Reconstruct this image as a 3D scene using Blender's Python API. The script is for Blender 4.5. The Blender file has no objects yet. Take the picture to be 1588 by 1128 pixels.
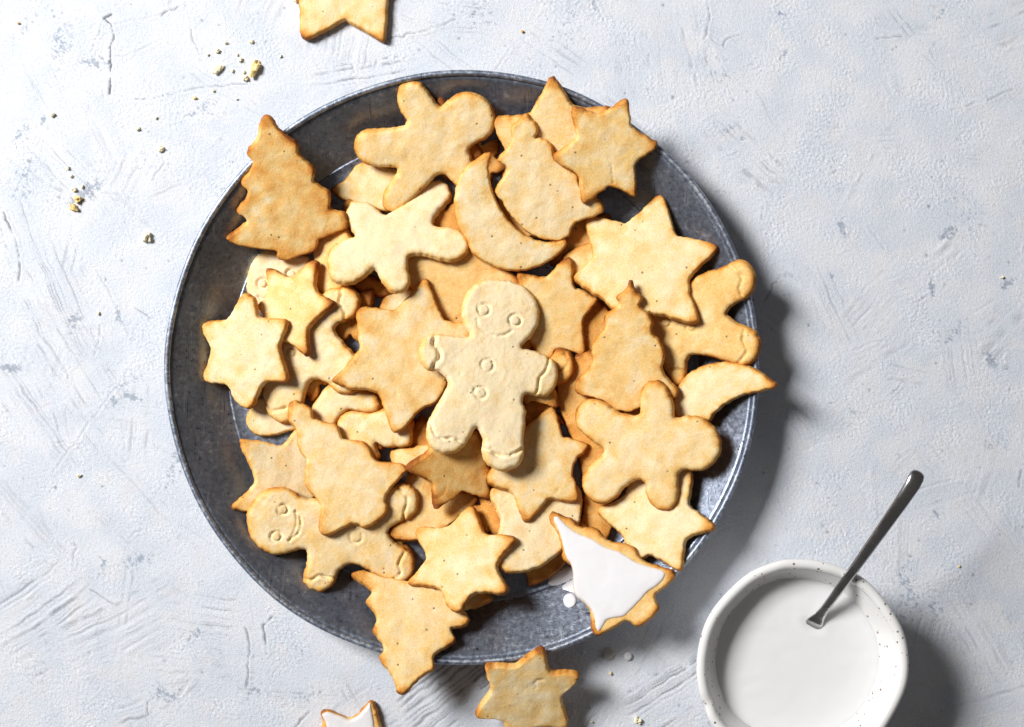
import bpy, math, random
import numpy as np
from mathutils import Vector, Matrix
from mathutils.geometry import delaunay_2d_cdt

# ------------------------------------------------------------------ camera, light, exposure
S = 0.00035            # metres per unit; all lengths below are in units of 0.35 mm
H = 2430.0             # camera height over the tabletop, in units
CX, CY = 794.0, 564.0
scene = bpy.context.scene
col = scene.collection

cam_d = bpy.data.cameras.new("camera")
cam = bpy.data.objects.new("camera", cam_d)
col.objects.link(cam)
cam.location = (0, 0, H * S)
cam.rotation_euler = (0, 0, 0)
cam_d.sensor_width = 36.0
cam_d.lens = 36.0 * H / 1588.0
cam_d.clip_start = 0.01
cam_d.clip_end = 50
scene.camera = cam

world = bpy.data.worlds.new("World")
scene.world = world
world.use_nodes = True
bg = world.node_tree.nodes["Background"]
bg.inputs[0].default_value = (1.0, 0.935, 0.86, 1)
bg.inputs[1].default_value = 0.075

# window light from the upper left
AZ, EL, LD = math.radians(148), math.radians(43), 2.5
ld = bpy.data.lights.new("window_light", 'AREA')
ld.shape = 'RECTANGLE'
ld.size, ld.size_y = 0.68, 0.80
ld.energy = 21
ld.spread = math.radians(80)       # beam narrowed so that the light falls off away from its axis
AIM = Vector((-0.30, 0.30, 0))
ld.color = (1.0, 0.985, 0.96)
lo = bpy.data.objects.new("window_light", ld)
col.objects.link(lo)
lo.location = (LD * math.cos(EL) * math.cos(AZ), LD * math.cos(EL) * math.sin(AZ), LD * math.sin(EL))
lo.rotation_euler = (AIM - Vector(lo.location)).to_track_quat('-Z', 'Y').to_euler()

scene.view_settings.view_transform = 'Standard'
scene.view_settings.look = 'None'
scene.view_settings.exposure = 0.0
scene.view_settings.gamma = 1.0

rng = np.random.default_rng(11)
random.seed(5)

# ------------------------------------------------------------------ helpers
def fft_noise(n, lo_w, hi_w, seed):
    """tileable noise, wavelengths between lo_w and hi_w samples, unit deviation"""
    r = np.random.default_rng(seed)
    f = np.fft.fft2(r.standard_normal((n, n)))
    k = np.hypot(*np.meshgrid(np.fft.fftfreq(n), np.fft.fftfreq(n), indexing='ij'))
    k[0, 0] = 1
    m = np.exp(-(k * lo_w) ** 2) * (1 - np.exp(-(k * hi_w) ** 2)) / k
    m[0, 0] = 0
    a = np.fft.ifft2(f * m).real
    return a / a.std()

def bil(a, x, y):
    n, m = a.shape
    x0 = np.floor(x).astype(int); y0 = np.floor(y).astype(int)
    fx = x - x0; fy = y - y0
    return ((a[y0 % n, x0 % m] * (1 - fx) + a[y0 % n, (x0 + 1) % m] * fx) * (1 - fy)
            + (a[(y0 + 1) % n, x0 % m] * (1 - fx) + a[(y0 + 1) % n, (x0 + 1) % m] * fx) * fy)

N_FINE = fft_noise(512, 3.0, 6, 1)
N_MID = fft_noise(512, 8, 20, 2)
N_LOW = fft_noise(512, 24, 60, 3)

def new_mesh(name, verts, faces, smooth=True):
    me = bpy.data.meshes.new(name)
    me.from_pydata([tuple(v) for v in verts], [], faces)
    if smooth:
        me.polygons.foreach_set('use_smooth', [True] * len(me.polygons))
    me.update()
    return me

def link(name, me, mat=None, parent=None):
    o = bpy.data.objects.new(name, me)
    col.objects.link(o)
    if mat is not None and me is not None:
        if not me.materials:
            me.materials.append(mat)
    if parent is not None:
        o.parent = parent
    return o

def tag(o, label=None, cat=None, group=None, kind=None):
    if label: o['label'] = label
    if cat: o['category'] = cat
    if group: o['group'] = group
    if kind: o['kind'] = kind
    return o

def attr(me, name, vals):
    a = me.attributes.new(name, 'FLOAT', 'POINT')
    a.data.foreach_set('value', np.asarray(vals, dtype=np.float32))

class NT:
    """small node-building helper"""
    def __init__(self, name):
        self.m = bpy.data.materials.new(name)
        self.m.use_nodes = True
        self.t = self.m.node_tree
        self.b = self.t.nodes['Principled BSDF']
        self.out = self.t.nodes['Material Output']
    def n(self, typ, inp=None, **props):
        nd = self.t.nodes.new(typ)
        for k, v in props.items():
            setattr(nd, k, v)
        for k, v in (inp or {}).items():
            self.s(nd.inputs[k], v)
        return nd
    def s(self, sock, v):
        if hasattr(v, 'links') or isinstance(v, bpy.types.NodeSocket):
            self.t.links.new(v, sock)
        else:
            sock.default_value = v
    def math(self, op, a, b=0.0, clamp=False):
        nd = self.n('ShaderNodeMath', {0: a, 1: b}, operation=op)
        nd.use_clamp = clamp
        return nd.outputs[0]
    def mix(self, f, a, b, typ='MIX'):
        nd = self.t.nodes.new('ShaderNodeMix')
        nd.data_type = 'RGBA'; nd.blend_type = typ
        self.s(nd.inputs[0], f); self.s(nd.inputs[6], a); self.s(nd.inputs[7], b)
        return nd.outputs[2]
    def noise(self, vec, scale, detail=3.0, rough=0.55, dist=0.0):
        return self.n('ShaderNodeTexNoise', {'Vector': vec, 'Scale': scale, 'Detail': detail,
                                             'Roughness': rough, 'Distortion': dist}).outputs[0]
    def ramp(self, f, stops, interp='LINEAR'):
        nd = self.n('ShaderNodeValToRGB', {0: f})
        cr = nd.color_ramp; cr.interpolation = interp
        while len(cr.elements) < len(stops):
            cr.elements.new(0.5)
        for e, (p, c) in zip(cr.elements, stops):
            e.position = p
            e.color = c if len(c) == 4 else (*c, 1)
        return nd.outputs[0]
    def remap(self, v, a, b, c=0.0, d=1.0):
        nd = self.n('ShaderNodeMapRange', {0: v, 1: a, 2: b, 3: c, 4: d})
        nd.clamp = True
        return nd.outputs[0]
    def objcoord(self, jitter=True):
        tc = self.n('ShaderNodeTexCoord').outputs['Object']
        if not jitter:
            return tc
        r = self.n('ShaderNodeObjectInfo').outputs['Random']
        off = self.math('MULTIPLY', r, 7.0)
        cb = self.n('ShaderNodeCombineXYZ', {0: off, 1: off, 2: off}).outputs[0]
        return self.n('ShaderNodeVectorMath', {0: tc, 1: cb}, operation='ADD').outputs[0]
    def bump(self, h, strength, dist, normal=None):
        inp = {'Strength': strength, 'Distance': dist, 'Height': h}
        if normal is not None: inp['Normal'] = normal
        return self.n('ShaderNodeBump', inp).outputs[0]
    def set(self, **kw):
        for k, v in kw.items():
            self.s(self.b.inputs[k.replace('_', ' ')], v)

# ------------------------------------------------------------------ materials
def mat_cookie():
    k = NT('baked_shortbread')
    v = k.objcoord()
    br = k.n('ShaderNodeAttribute', attribute_name='brown').outputs['Fac']
    n1 = k.noise(v, 160, 3, 0.6)          # mottling of a few mm
    n2 = k.noise(v, 1050, 3, 0.75)          # grain
    n3 = k.noise(v, 45, 2, 0.5)
    f = k.math('ADD', br, k.math('MULTIPLY', k.math('SUBTRACT', n1, 0.5), 0.18))
    f = k.math('ADD', f, k.math('MULTIPLY', k.math('SUBTRACT', n2, 0.5), 0.62))
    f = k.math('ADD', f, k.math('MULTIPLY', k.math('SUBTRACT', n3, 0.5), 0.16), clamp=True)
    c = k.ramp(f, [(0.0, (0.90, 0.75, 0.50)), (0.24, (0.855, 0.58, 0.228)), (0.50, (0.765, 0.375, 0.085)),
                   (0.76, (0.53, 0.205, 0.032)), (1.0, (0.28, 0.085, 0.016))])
    # vanilla specks
    vo = k.n('ShaderNodeTexVoronoi', {'Vector': v, 'Scale': 260.0})
    rnd = k.n('ShaderNodeSeparateColor', {0: vo.outputs['Color']}).outputs[0]
    sp = k.math('MULTIPLY', k.remap(vo.outputs['Distance'], 0.10, 0.19, 1, 0), k.remap(rnd, 0.88, 0.90, 0, 1))
    c = k.mix(k.math('MULTIPLY', sp, 0.75), c, (0.13, 0.06, 0.025, 1))
    # pale flour grains
    vo2 = k.n('ShaderNodeTexVoronoi', {'Vector': v, 'Scale': 620.0})
    rn2 = k.n('ShaderNodeSeparateColor', {0: vo2.outputs['Color']}).outputs[1]
    sg = k.math('MULTIPLY', k.remap(vo2.outputs['Distance'], 0.12, 0.28, 1, 0), k.remap(rn2, 0.86, 0.9, 0, 1))
    c = k.mix(k.math('MULTIPLY', sg, 0.35), c, (0.88, 0.76, 0.55, 1))
    h = k.math('ADD', k.math('MULTIPLY', n2, 0.9), k.math('MULTIPLY', k.noise(v, 1900, 2, 0.6), 0.5))
    h = k.math('ADD', h, k.math('MULTIPLY', n1, 0.35))
    h = k.math('SUBTRACT', h, k.math('MULTIPLY', sp, 0.8))
    nb = k.bump(h, 0.5, 0.0006)
    k.set(Base_Color=c, Roughness=0.66, Normal=nb, Specular_IOR_Level=0.22, Subsurface_Weight=0.22, Subsurface_Scale=0.002)
    k.b.inputs['Subsurface Radius'].default_value = (1.0, 0.42, 0.16)
    return k.m

def mat_icing(name, colr=(0.84, 0.83, 0.865), rough=0.14, sss=0.003):
    k = NT(name)
    v = k.objcoord()
    nb = k.bump(k.noise(v, 60, 1, 0.4), 0.08, 0.0010)
    th = k.n('ShaderNodeAttribute', attribute_name='thin').outputs['Fac']
    k.set(Base_Color=k.mix(th, (*colr, 1), (colr[0] * 0.98, colr[1] * 0.80, colr[2] * 0.62, 1)), Roughness=rough, Normal=nb, Specular_IOR_Level=0.5,
          Subsurface_Weight=0.35, Subsurface_Scale=sss)
    k.b.inputs['Subsurface Radius'].default_value = (1, 0.9, 0.9)
    return k.m

def mat_tin(name, scuff, r0=0.26, r1=0.46):
    k = NT(name)
    v = k.objcoord(False)
    n1 = k.noise(v, 38, 5, 0.65)
    n2 = k.noise(v, 420, 4, 0.65)
    n3 = k.noise(v, 1500, 2, 0.6)
    ang = k.n('ShaderNodeTexNoise', {'Vector': k.n('ShaderNodeMapping', {0: v, 3: (60, 260, 60)}).outputs[0],
                                     'Scale': 3.0, 'Detail': 4.0, 'Roughness': 0.7}).outputs[0]
    f = k.math('ADD', k.math('ADD', k.math('MULTIPLY', n1, 0.45), k.math('MULTIPLY', n3, 0.22)), k.math('MULTIPLY', n2, 0.33))
    c = k.ramp(f, [(0.32, (0.12, 0.138, 0.18)), (0.47, (0.21, 0.24, 0.31)), (0.56, (0.285, 0.325, 0.41)), (0.72, (0.40, 0.45, 0.55))])
    wear = k.remap(k.math('ADD', k.math('MULTIPLY', n2, 0.6), k.math('MULTIPLY', n1, 0.4)), 0.585 - scuff, 0.63 - scuff)
    c = k.mix(k.math('MULTIPLY', wear, 0.65), c, (0.50, 0.54, 0.60, 1))
    dark = k.remap(k.math('ADD', k.math('MULTIPLY', ang, 0.5), k.math('MULTIPLY', n2, 0.5)), 0.40, 0.35)
    c = k.mix(k.math('MULTIPLY', dark, 0.85), c, (0.03, 0.032, 0.04, 1))
    rust = k.remap(k.noise(v, 24, 4, 0.6), 0.56, 0.70)
    c = k.mix(k.math('MULTIPLY', rust, 0.22), c, (0.16, 0.10, 0.07, 1))
    # fine scratches in two directions
    for rot, sc in ((0.5, (900, 25, 60)), (2.1, (700, 18, 60))):
        s_ = k.noise(k.n('ShaderNodeMapping', {0: v, 2: (0, 0, rot), 3: sc}).outputs[0], 1.0, 2, 0.6)
        gate = k.remap(k.noise(v, 30 + 10 * rot, 2, 0.5), 0.5, 0.62)
        c = k.mix(k.math('MULTIPLY', k.math('MULTIPLY', k.remap(s_, 0.64, 0.70), gate), 0.5), c, (0.55, 0.58, 0.63, 1))
        c = k.mix(k.math('MULTIPLY', k.math('MULTIPLY', k.remap(s_, 0.36, 0.30), gate), 0.6), c, (0.03, 0.033, 0.04, 1))
    h = k.math('ADD', n2, k.math('MULTIPLY', n3, 0.4))
    h = k.math('ADD', h, k.math('MULTIPLY', ang, 0.8))
    nb = k.bump(h, 0.25, 0.0005)
    rg = k.remap(n2, 0.3, 0.7, r0, r1)
    k.set(Base_Color=c, Roughness=rg, Metallic=0.76, Normal=nb)
    return k.m

def mat_plaster():
    k = NT('trowelled_plaster')
    v = k.objcoord(False)
    at = k.n('ShaderNodeAttribute', attribute_name='tint')
    c = at.outputs['Color']
    g1 = k.noise(v, 1700, 4, 0.75)
    g2 = k.noise(v, 620, 4, 0.7)
    c = k.mix(k.remap(g1, 0.44, 0.31, 0, 0.72), c, (0.33, 0.36, 0.41, 1))
    c = k.mix(k.remap(g1, 0.55, 0.75, 0, 0.35), c, (0.86, 0.86, 0.87, 1))
    h = k.math('ADD', k.math('MULTIPLY', g1, 0.8), k.math('MULTIPLY', g2, 0.6))
    nb = k.bump(h, 0.7, 0.0008)
    k.set(Base_Color=c, Roughness=0.72, Normal=nb, Specular_IOR_Level=0.25)
    return k.m

def mat_ceramic():
    k = NT('speckled_white_glaze')
    v = k.objcoord(False)
    vo = k.n('ShaderNodeTexVoronoi', {'Vector': v, 'Scale': 345.0})
    r = k.n('ShaderNodeSeparateColor', {0: vo.outputs['Color']})
    size = k.remap(r.outputs[1], 0, 1, 0.08, 0.26)
    inside = k.math('LESS_THAN', vo.outputs['Distance'], size)
    sp = k.math('MULTIPLY', inside, k.math('GREATER_THAN', r.outputs[0], 0.42))
    spc = k.mix(r.outputs[2], (0.035, 0.03, 0.03, 1), (0.22, 0.10, 0.045, 1))
    n = k.noise(v, 50, 3, 0.5)
    base = k.mix(n, (0.80, 0.80, 0.80, 1), (0.86, 0.855, 0.85, 1))
    c = k.mix(k.math('MULTIPLY', sp, 0.85), base, spc)
    nb = k.bump(k.math('SUBTRACT', k.noise(v, 70, 2, 0.5), k.math('MULTIPLY', sp, 0.05)), 0.2, 0.0012)
    k.set(Base_Color=c, Roughness=0.16, Normal=nb, Specular_IOR_Level=0.55)
    return k.m

def mat_steel():
    k = NT('brushed_dark_steel')
    v = k.objcoord(False)
    st = k.noise(v, 90, 3, 0.6)
    k.set(Base_Color=(0.52, 0.52, 0.535, 1), Metallic=1.0, Roughness=k.remap(st, 0.3, 0.7, 0.20, 0.32))
    return k.m

def mat_crumb():
    k = NT('cookie_crumb')
    v = k.objcoord()
    n = k.noise(v, 900, 3, 0.6)
    br = k.n('ShaderNodeAttribute', attribute_name='brown').outputs['Fac']
    f = k.math('ADD', br, k.math('MULTIPLY', k.math('SUBTRACT', n, 0.5), 0.3), clamp=True)
    c = k.ramp(f, [(0.0, (0.90, 0.83, 0.62)), (0.5, (0.82, 0.56, 0.18)), (1.0, (0.40, 0.15, 0.04))])
    k.set(Base_Color=c, Roughness=0.8, Normal=k.bump(n, 0.35, 0.0004), Specular_IOR_Level=0.2)
    return k.m

M_COOKIE = mat_cookie()
M_ICING = mat_icing('white_sugar_icing')
M_ICING_BOWL = mat_icing('wet_white_icing', (0.86, 0.865, 0.885), 0.08, 0.006)
M_TIN = mat_tin('weathered_tin', 0.0)
M_TIN_RIM = mat_tin('scuffed_tin_rim', 0.085, 0.42, 0.6)
M_PLASTER = mat_plaster()
M_CERAMIC = mat_ceramic()
M_STEEL = mat_steel()
M_CRUMB = mat_crumb()

# ------------------------------------------------------------------ the tabletop: trowelled plaster relief
STEP = 1.8
TX0, TX1, TY0, TY1 = -960, 960, -700, 700
gx = np.arange(TX0, TX1 + 0.1, STEP); gy = np.arange(TY0, TY1 + 0.1, STEP)
GX, GY = np.meshgrid(gx, gy)                 # units; x right, y down
PX, PY = GX + CX, GY + CY
n1024 = fft_noise(1024, 1.0, 2.6, 21)
m1024 = fft_noise(1024, 4, 10, 22)
l1024 = fft_noise(1024, 30, 90, 23)
l2 = fft_noise(1024, 26, 110, 24)
l3 = fft_noise(1024, 16, 60, 25)
def tl(a, sx=0, sy=0):
    ny, nx = GX.shape
    iy = (np.arange(ny) + sy) % 1024; ix = (np.arange(nx) + sx) % 1024
    return a[np.ix_(iy, ix)]
hz = 0.30 * tl(l1024)
rough_zone = np.clip(0.36 + 0.6 * tl(l2), 0.04, 1)          # where the plaster is sandy
grain = tl(m1024, 300, 100)
hz += rough_zone * (0.09 * grain + 0.72 * tl(n1024)) + 0.20 * tl(n1024, 77, 5)
pit = np.zeros_like(hz)                                    # how far the colour darkens in cracks, pits and trowel valleys
line_noise = fft_noise(512, 2.0, 3.0, 31)[0]
line_noise2 = fft_noise(512, 4.0, 9.0, 32)[3]
def win(x0, y0, x1, y1):
    c0 = max(0, int((x0 - CX - TX0) / STEP)); c1 = min(GX.shape[1], int((x1 - CX - TX0) / STEP) + 1)
    r0 = max(0, int((y0 - CY - TY0) / STEP)); r1 = min(GX.shape[0], int((y1 - CY - TY0) / STEP) + 1)
    return slice(r0, r1), slice(c0, c1)
def trowel(x, y, length, width, deg, amp, curve=0.0, seed=0, fine=1.0, edge=0.0, dark=0.0):
    """a comb-like trowel pass: ridges along its direction, fading out at its ends, one lifted edge"""
    R = 0.75 * (length + width) + abs(curve) * length
    sl = win(x - R, y - R, x + R, y + R)
    if sl[0].stop <= sl[0].start or sl[1].stop <= sl[1].start: return
    dx, dy = PX[sl] - x, PY[sl] - y
    a = math.radians(deg)
    u = dx * math.cos(a) + dy * math.sin(a)
    v = -dx * math.sin(a) + dy * math.cos(a) + curve * u * u / max(length, 1)
    mu = np.clip((length / 2 - np.abs(u)) / (0.25 * length), 0, 1)
    wob = 6 * N_MID[(seed * 13) % 512][np.clip((u * 0.6 + 250).astype(int), 0, 511)]
    mv = np.clip((width / 2 - np.abs(v) + wob) / 8.0, 0, 1)
    m = mu * mv
    jit = 1.2 * bil(N_MID, dx[...] * 0.35 + seed * 31, dy * 0.35)
    idx = (v * fine + jit * 0.6 + seed * 37)
    prof = np.interp(idx % 511, np.arange(512), line_noise) + 0.8 * np.interp((idx * 0.8) % 511, np.arange(512), line_noise2)
    along = 0.6 + 0.5 * bil(N_LOW, u * 0.9 + seed * 17, v * 0.3)
    hz[sl] = hz[sl] * (1 - 0.5 * m) + m * 0.62 * amp * prof * np.clip(along, 0.15, 1.4)
    if edge:
        e = np.exp(-((v - width / 2 + wob * 0.3) / 1.8) ** 2) * mu
        hz[sl] += edge * e * np.clip(along, 0, 1.3)
    if dark:
        pit[sl] = np.maximum(pit[sl], dark * m * np.clip((-prof - 0.7) * 1.6, 0, 1) * np.clip(along, 0, 1))
def crack(pts, depth=2.0, w=1.5, dark=0.8):
    pts = np.array(pts, float)
    # wander a little between the given points
    fine_pts = [pts[0]]
    for p, q in zip(pts[:-1], pts[1:]):
        n = max(2, int(np.hypot(*(q - p)) / 6))
        for i in range(1, n + 1):
            fine_pts.append(p + (q - p) * i / n + rng.normal(0, 1.0, 2) * (i < n))
    P = np.array(fine_pts)
    sl = win(P[:, 0].min() - 8, P[:, 1].min() - 8, P[:, 0].max() + 8, P[:, 1].max() + 8)
    if sl[0].stop <= sl[0].start or sl[1].stop <= sl[1].start: return
    X, Y = PX[sl], PY[sl]
    best = np.full(X.shape, 1e9)
    for p, q in zip(P[:-1], P[1:]):
        d = q - p; L = d @ d + 1e-9
        t = np.clip(((X - p[0]) * d[0] + (Y - p[1]) * d[1]) / L, 0, 1)
        best = np.minimum(best, np.hypot(X - p[0] - t * d[0], Y - p[1] - t * d[1]))
    ww = 0.78 * w * np.clip(1 + 0.7 * bil(N_MID, X * 0.5, Y * 0.5), 0.15, 2)
    g = np.exp(-(best / ww) ** 2)
    hz[sl] -= depth * g
    hz[sl] += 0.6 * np.exp(-((best - 3.5) / 2) ** 2)
    pit[sl] = np.maximum(pit[sl], 1.25 * dark * np.clip(g * 1.4 - 0.45, 0, 1))
# passes that can be read in the photograph
trowel(560, 118, 190, 44, -9, 0.75, 0.02, 1, 0.9, 0.4, 0.5)
trowel(525, 72, 60, 110, 100, 0.6, 0.0, 2, 0.8, 0.2, 0.3)
trowel(700, 1085, 260, 120, -38, 0.95, 0.05, 3, 0.8, 0.4, 0.6)
trowel(1060, 1075, 240, 90, -33, 0.9, 0.03, 4, 0.8, 0.4, 0.6)
trowel(75, 960, 190, 150, -35, 0.8, 0.12, 5, 0.8, 0.5, 0.5)
trowel(190, 985, 230, 110, -27, 0.75, 0.15, 6, 0.8, 0.3, 0.3)
trowel(90, 470, 220, 110, 66, 0.7, 0.06, 7, 0.8, 0.3, 0.5)
trowel(60, 640, 280, 80, 55, 0.7, 0.0, 8, 0.8, 0.4, 0.4)
trowel(120, 570, 250, 90, 58, 0.55, 0.0, 9, 0.9, 0.3, 0.3)
trowel(215, 770, 180, 40, 47, 0.5, 0.0, 10, 0.9, 0.4, 0.2)
trowel(60, 830, 260, 50, 48, 0.5, 0.0, 11, 0.8, 0.5, 0.2)
trowel(155, 300, 150, 40, -52, 0.5, 0.0, 12, 0.7, 0.5, 0.0)
trowel(40, 370, 160, 60, 70, 0.6, 0.1, 13, 0.8, 0.4, 0.6)
trowel(1320, 212, 170, 40, 3, 0.6, 0.02, 14, 0.7, 0.3, 0.2)
trowel(1160, 240, 170, 70, 42, 0.6, 0.05, 15, 0.8, 0.4, 0.3)
trowel(1455, 398, 70, 34, -36, 0.9, 0.0, 16, 0.55, 0.2, 0.1)
trowel(1360, 470, 180, 80, -42, 0.5, 0.15, 17, 1.0, 0.2, 0.1)
trowel(1340, 490, 90, 50, -75, 0.4, 0.4, 18, 0.7, 0.2, 0.1)
trowel(1560, 520, 130, 60, -45, 0.7, 0.0, 19, 0.8, 0.4, 0.3)
trowel(1365, 550, 160, 40, -35, 0.5, 0.0, 20, 0.8, 0.4, 0.2)
trowel(955, 110, 130, 50, 80, 0.55, 0.05, 21, 0.7, 0.5, 0.3)
trowel(1075, 70, 150, 40, 75, 0.6, 0.1, 22, 0.8, 0.4, 0.3)
trowel(860, 80, 120, 60, 35, 0.4, 0.0, 23, 0.8, 0.3, 0.3)
trowel(330, 960, 160, 90, 8, 0.5, 0.03, 24, 0.8, 0.2, 0.4)
trowel(215, 1100, 110, 50, -20, 0.9, 0.1, 25, 0.6, 0.4, 0.4)
trowel(310, 1050, 90, 40, -42, 0.7, 0.0, 26, 0.7, 0.4, 0.4)
trowel(1290, 660, 130, 40, -28, 0.45, 0.0, 27, 0.8, 0.5, 0.2)
trowel(1540, 980, 170, 110, 60, 0.4, 0.0, 28, 0.8, 0.3, 0.2)
trowel(1500, 780, 260, 80, 50, 0.35, 0.0, 29, 0.8, 0.4, 0.1)
for i in range(210):                                       # and the many faint ones around them
    x, y = rng.uniform(-160, 1750), rng.uniform(-130, 1260)
    a = (60 if x < 450 else -30 if y > 600 else 30) + rng.normal(0, 38)
    trowel(x, y, rng.uniform(60, 240), rng.uniform(12, 70), a, rng.uniform(0.18, 0.55), rng.normal(0, 0.06),
           40 + i, rng.uniform(0.7, 1.1), rng.uniform(0, 0.7), rng.uniform(0, 0.35))
crack([(172, 22), (160, 28), (172, 38), (176, 60), (170, 75), (172, 100), (169, 145)], 2.6, 1.7, 0.95)
crack([(280, 8), (268, 16), (256, 18), (250, 25)], 2.0, 1.4, 0.7)
crack([(160, 30), (140, 80)], 1.0, 1.2, 0.2)
crack([(172, 38), (215, 30), (250, 22)], 0.9, 1.2, 0.15)
crack([(178, 90), (215, 78), (246, 62)], 0.9, 1.2, 0.15)
crack([(294, 40), (298, 58), (308, 80)], 1.6, 1.4, 0.4)
crack([(205, 155), (240, 152), (280, 142), (315, 135), (385, 130)], 1.0, 1.3, 0.35)
crack([(5, 330), (25, 375), (30, 415), (27, 440)], 1.8, 1.5, 0.7)
crack([(80, 735), (210, 560)], 0.7, 1.2, 0.1)
crack([(150, 420), (172, 460), (200, 520)], 0.7, 1.1, 0.2)
crack([(422, 957), (408, 970), (410, 990), (413, 1015)], 2.2, 1.7, 0.7)
crack([(380, 975), (387, 1000), (385, 1040), (381, 1065)], 1.6, 1.8, 0.5)
crack([(230, 1110), (228, 1090), (245, 1080)], 1.4, 1.4, 0.5)
crack([(480, 1105), (458, 1128), (450, 1150)], 2.0, 1.7, 0.6)
crack([(1098, 0), (1101, 30), (1092, 60)], 1.4, 1.4, 0.5)
crack([(1122, 72), (1128, 60), (1146, 55)], 1.2, 1.3, 0.4)
crack([(1360, 60), (1400, 56)], 1.2, 1.3, 0.4)
crack([(1382, 115), (1390, 145)], -1.4, 1.3, 0.0)
crack([(1353, 725), (1353, 770), (1358, 800)], -1.2, 1.4, 0.0)
crack([(1500, 165), (1545, 150), (1572, 138)], 0.9, 1.3, 0.3)
crack([(1414, 475), (1440, 458)], 1.0, 1.3, 0.2)
crack([(600, 60), (650, 50), (680, 40), (706, 30)], 1.3, 1.5, 0.4)
crack([(768, 108), (792, 75)], 0.9, 1.1, 0.2)
crack([(1585, 730), (1580, 760)], 1.0, 1.2, 0.5)
for i in range(60):
    x, y = rng.uniform(-100, 1690), rng.uniform(-80, 1210)
    a = rng.uniform(0, math.tau); L = rng.uniform(10, 55)
    crack([(x, y), (x + L * math.cos(a) * .5 + rng.normal(0, 4), y + L * math.sin(a) * .5 + rng.normal(0, 4)),
           (x + L * math.cos(a), y + L * math.sin(a))], rng.uniform(0.4, 1.4), rng.uniform(0.9, 1.5), rng.uniform(0.05, 0.5))
# bare spots where the blue-grey undercoat shows through in broken flecks
spots = [(95, 65, 30, .7), (150, 95, 20, .8), (40, 40, 30, .4), (66, 186, 7, 1.3), (130, 300, 22, 1.2), (30, 210, 18, .7), (35, 280, 40, .5),
         (183, 490, 10, 1.2), (115, 500, 16, 1.0), (18, 572, 16, 1.2), (205, 617, 12, 1.2), (175, 620, 14, .9), (200, 590, 26, .5),
         (158, 880, 12, .8), (215, 870, 22, .7), (270, 725, 22, .7), (395, 1070, 26, .5), (255, 1078, 20, .9), (300, 990, 14, .9),
         (1213, 22, 8, .9), (1215, 85, 7, .9), (1460, 20, 14, .5), (1310, 1040, 10, .4), (1305, 350, 12, 1.1), (1475, 360, 16, 1.1),
         (1446, 445, 10, 1.3), (1563, 440, 10, 1.3), (1290, 428, 7, 1.0), (1538, 558, 12, 1.3), (1560, 570, 7, .8), (1452, 800, 9, 1.4),
         (1475, 520, 22, .6), (1540, 690, 30, .4), (1500, 330, 60, .35), (1410, 915, 40, .6), (1450, 940, 30, .5), (1395, 960, 12, .6), (1320, 640, 16, .5),
         (1130, 200, 18, .6), (1120, 120, 22, .5), (1150, 215, 9, .7), (740, 10, 30, .5), (920, 5, 10, .9), (760, 30, 26, .4),
         (880, 40, 40, .4), (350, 300, 40, .35), (310, 170, 24, .6), (330, 175, 16, .5), (60, 1040, 60, .3), (480, 1080, 24, .5)]
for i in range(14):
    spots.append((rng.uniform(-120, 1700), rng.uniform(-100, 1230), rng.uniform(8, 40), rng.uniform(.15, .42)))
blu = np.zeros_like(hz)
flk = tl(m1024, 500, 700) * 0.7 + 0.7 * tl(n1024, 200, 333)
for x, y, r, a in spots:
    sl = win(x - 3 * r, y - 3 * r, x + 3 * r, y + 3 * r)
    if sl[0].stop <= sl[0].start or sl[1].stop <= sl[1].start: continue
    ra = (x * 7.3 + y) % 3.14; q1 = (PX[sl] - x) * math.cos(ra) + (PY[sl] - y) * math.sin(ra); q2 = (PY[sl] - y) * math.cos(ra) - (PX[sl] - x) * math.sin(ra)
    g = np.exp(-((q1 / (1.35 * r)) ** 2 + (q2 / (0.55 * r)) ** 2))
    blu[sl] = np.maximum(blu[sl], np.clip((flk[sl] + 2.6 * g * a - 1.6) * 1.4, 0, 1) * np.clip(a * g * 1.7, 0, 0.7))
# scattered dark pits
for i in range(520):
    x, y = rng.uniform(-120, 1700), rng.uniform(-100, 1230)
    r = rng.uniform(0.9, 2.1)
    sl = win(x - 6, y - 6, x + 6, y + 6)
    if sl[0].stop <= sl[0].start or sl[1].stop <= sl[1].start: continue
    g = np.exp(-(((PX[sl] - x) / r) ** 2 + ((PY[sl] - y) / (r * rng.uniform(.6, 1.3))) ** 2))
    hz[sl] -= 1.4 * g
    pit[sl] = np.maximum(pit[sl], g * rng.uniform(0.2, 0.85))
hz -= 0.8 * blu
hz = np.clip(0.56 * hz, -5, 3.0)
tint = np.empty(hz.shape + (4,), np.float32); tint[..., 3] = 1
base = np.array([0.745, 0.778, 0.845])
cool = np.array([0.665, 0.715, 0.805])
pink = np.array([0.775, 0.76, 0.79])
warm = np.array([0.81, 0.815, 0.835])
def blend(a, b, f): return a * (1 - f[..., None]) + b * f[..., None]
cc = np.broadcast_to(base, hz.shape + (3,)).copy()
cc = blend(cc, cool, np.clip(0.36 + 0.38 * tl(l2, 400, 250) + 0.06 * grain, 0, 0.8))
cc = blend(cc, pink, np.clip(-0.25 + 0.32 * tl(l3, 100, 600), 0, 0.4))
cc = blend(cc, warm, np.clip(-0.3 + 0.35 * tl(l3, 700, 150), 0, 0.4))
cc *= (1 + 0.025 * tl(n1024, 640, 320) * (0.4 + rough_zone))[..., None]
cc = blend(cc, np.array([0.25, 0.31, 0.41]), np.clip(blu, 0, 0.9))
cc = blend(cc, np.array([0.10, 0.10, 0.12]), np.clip(pit, 0, 0.95))
tint[..., :3] = cc
ny, nx = hz.shape
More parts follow.
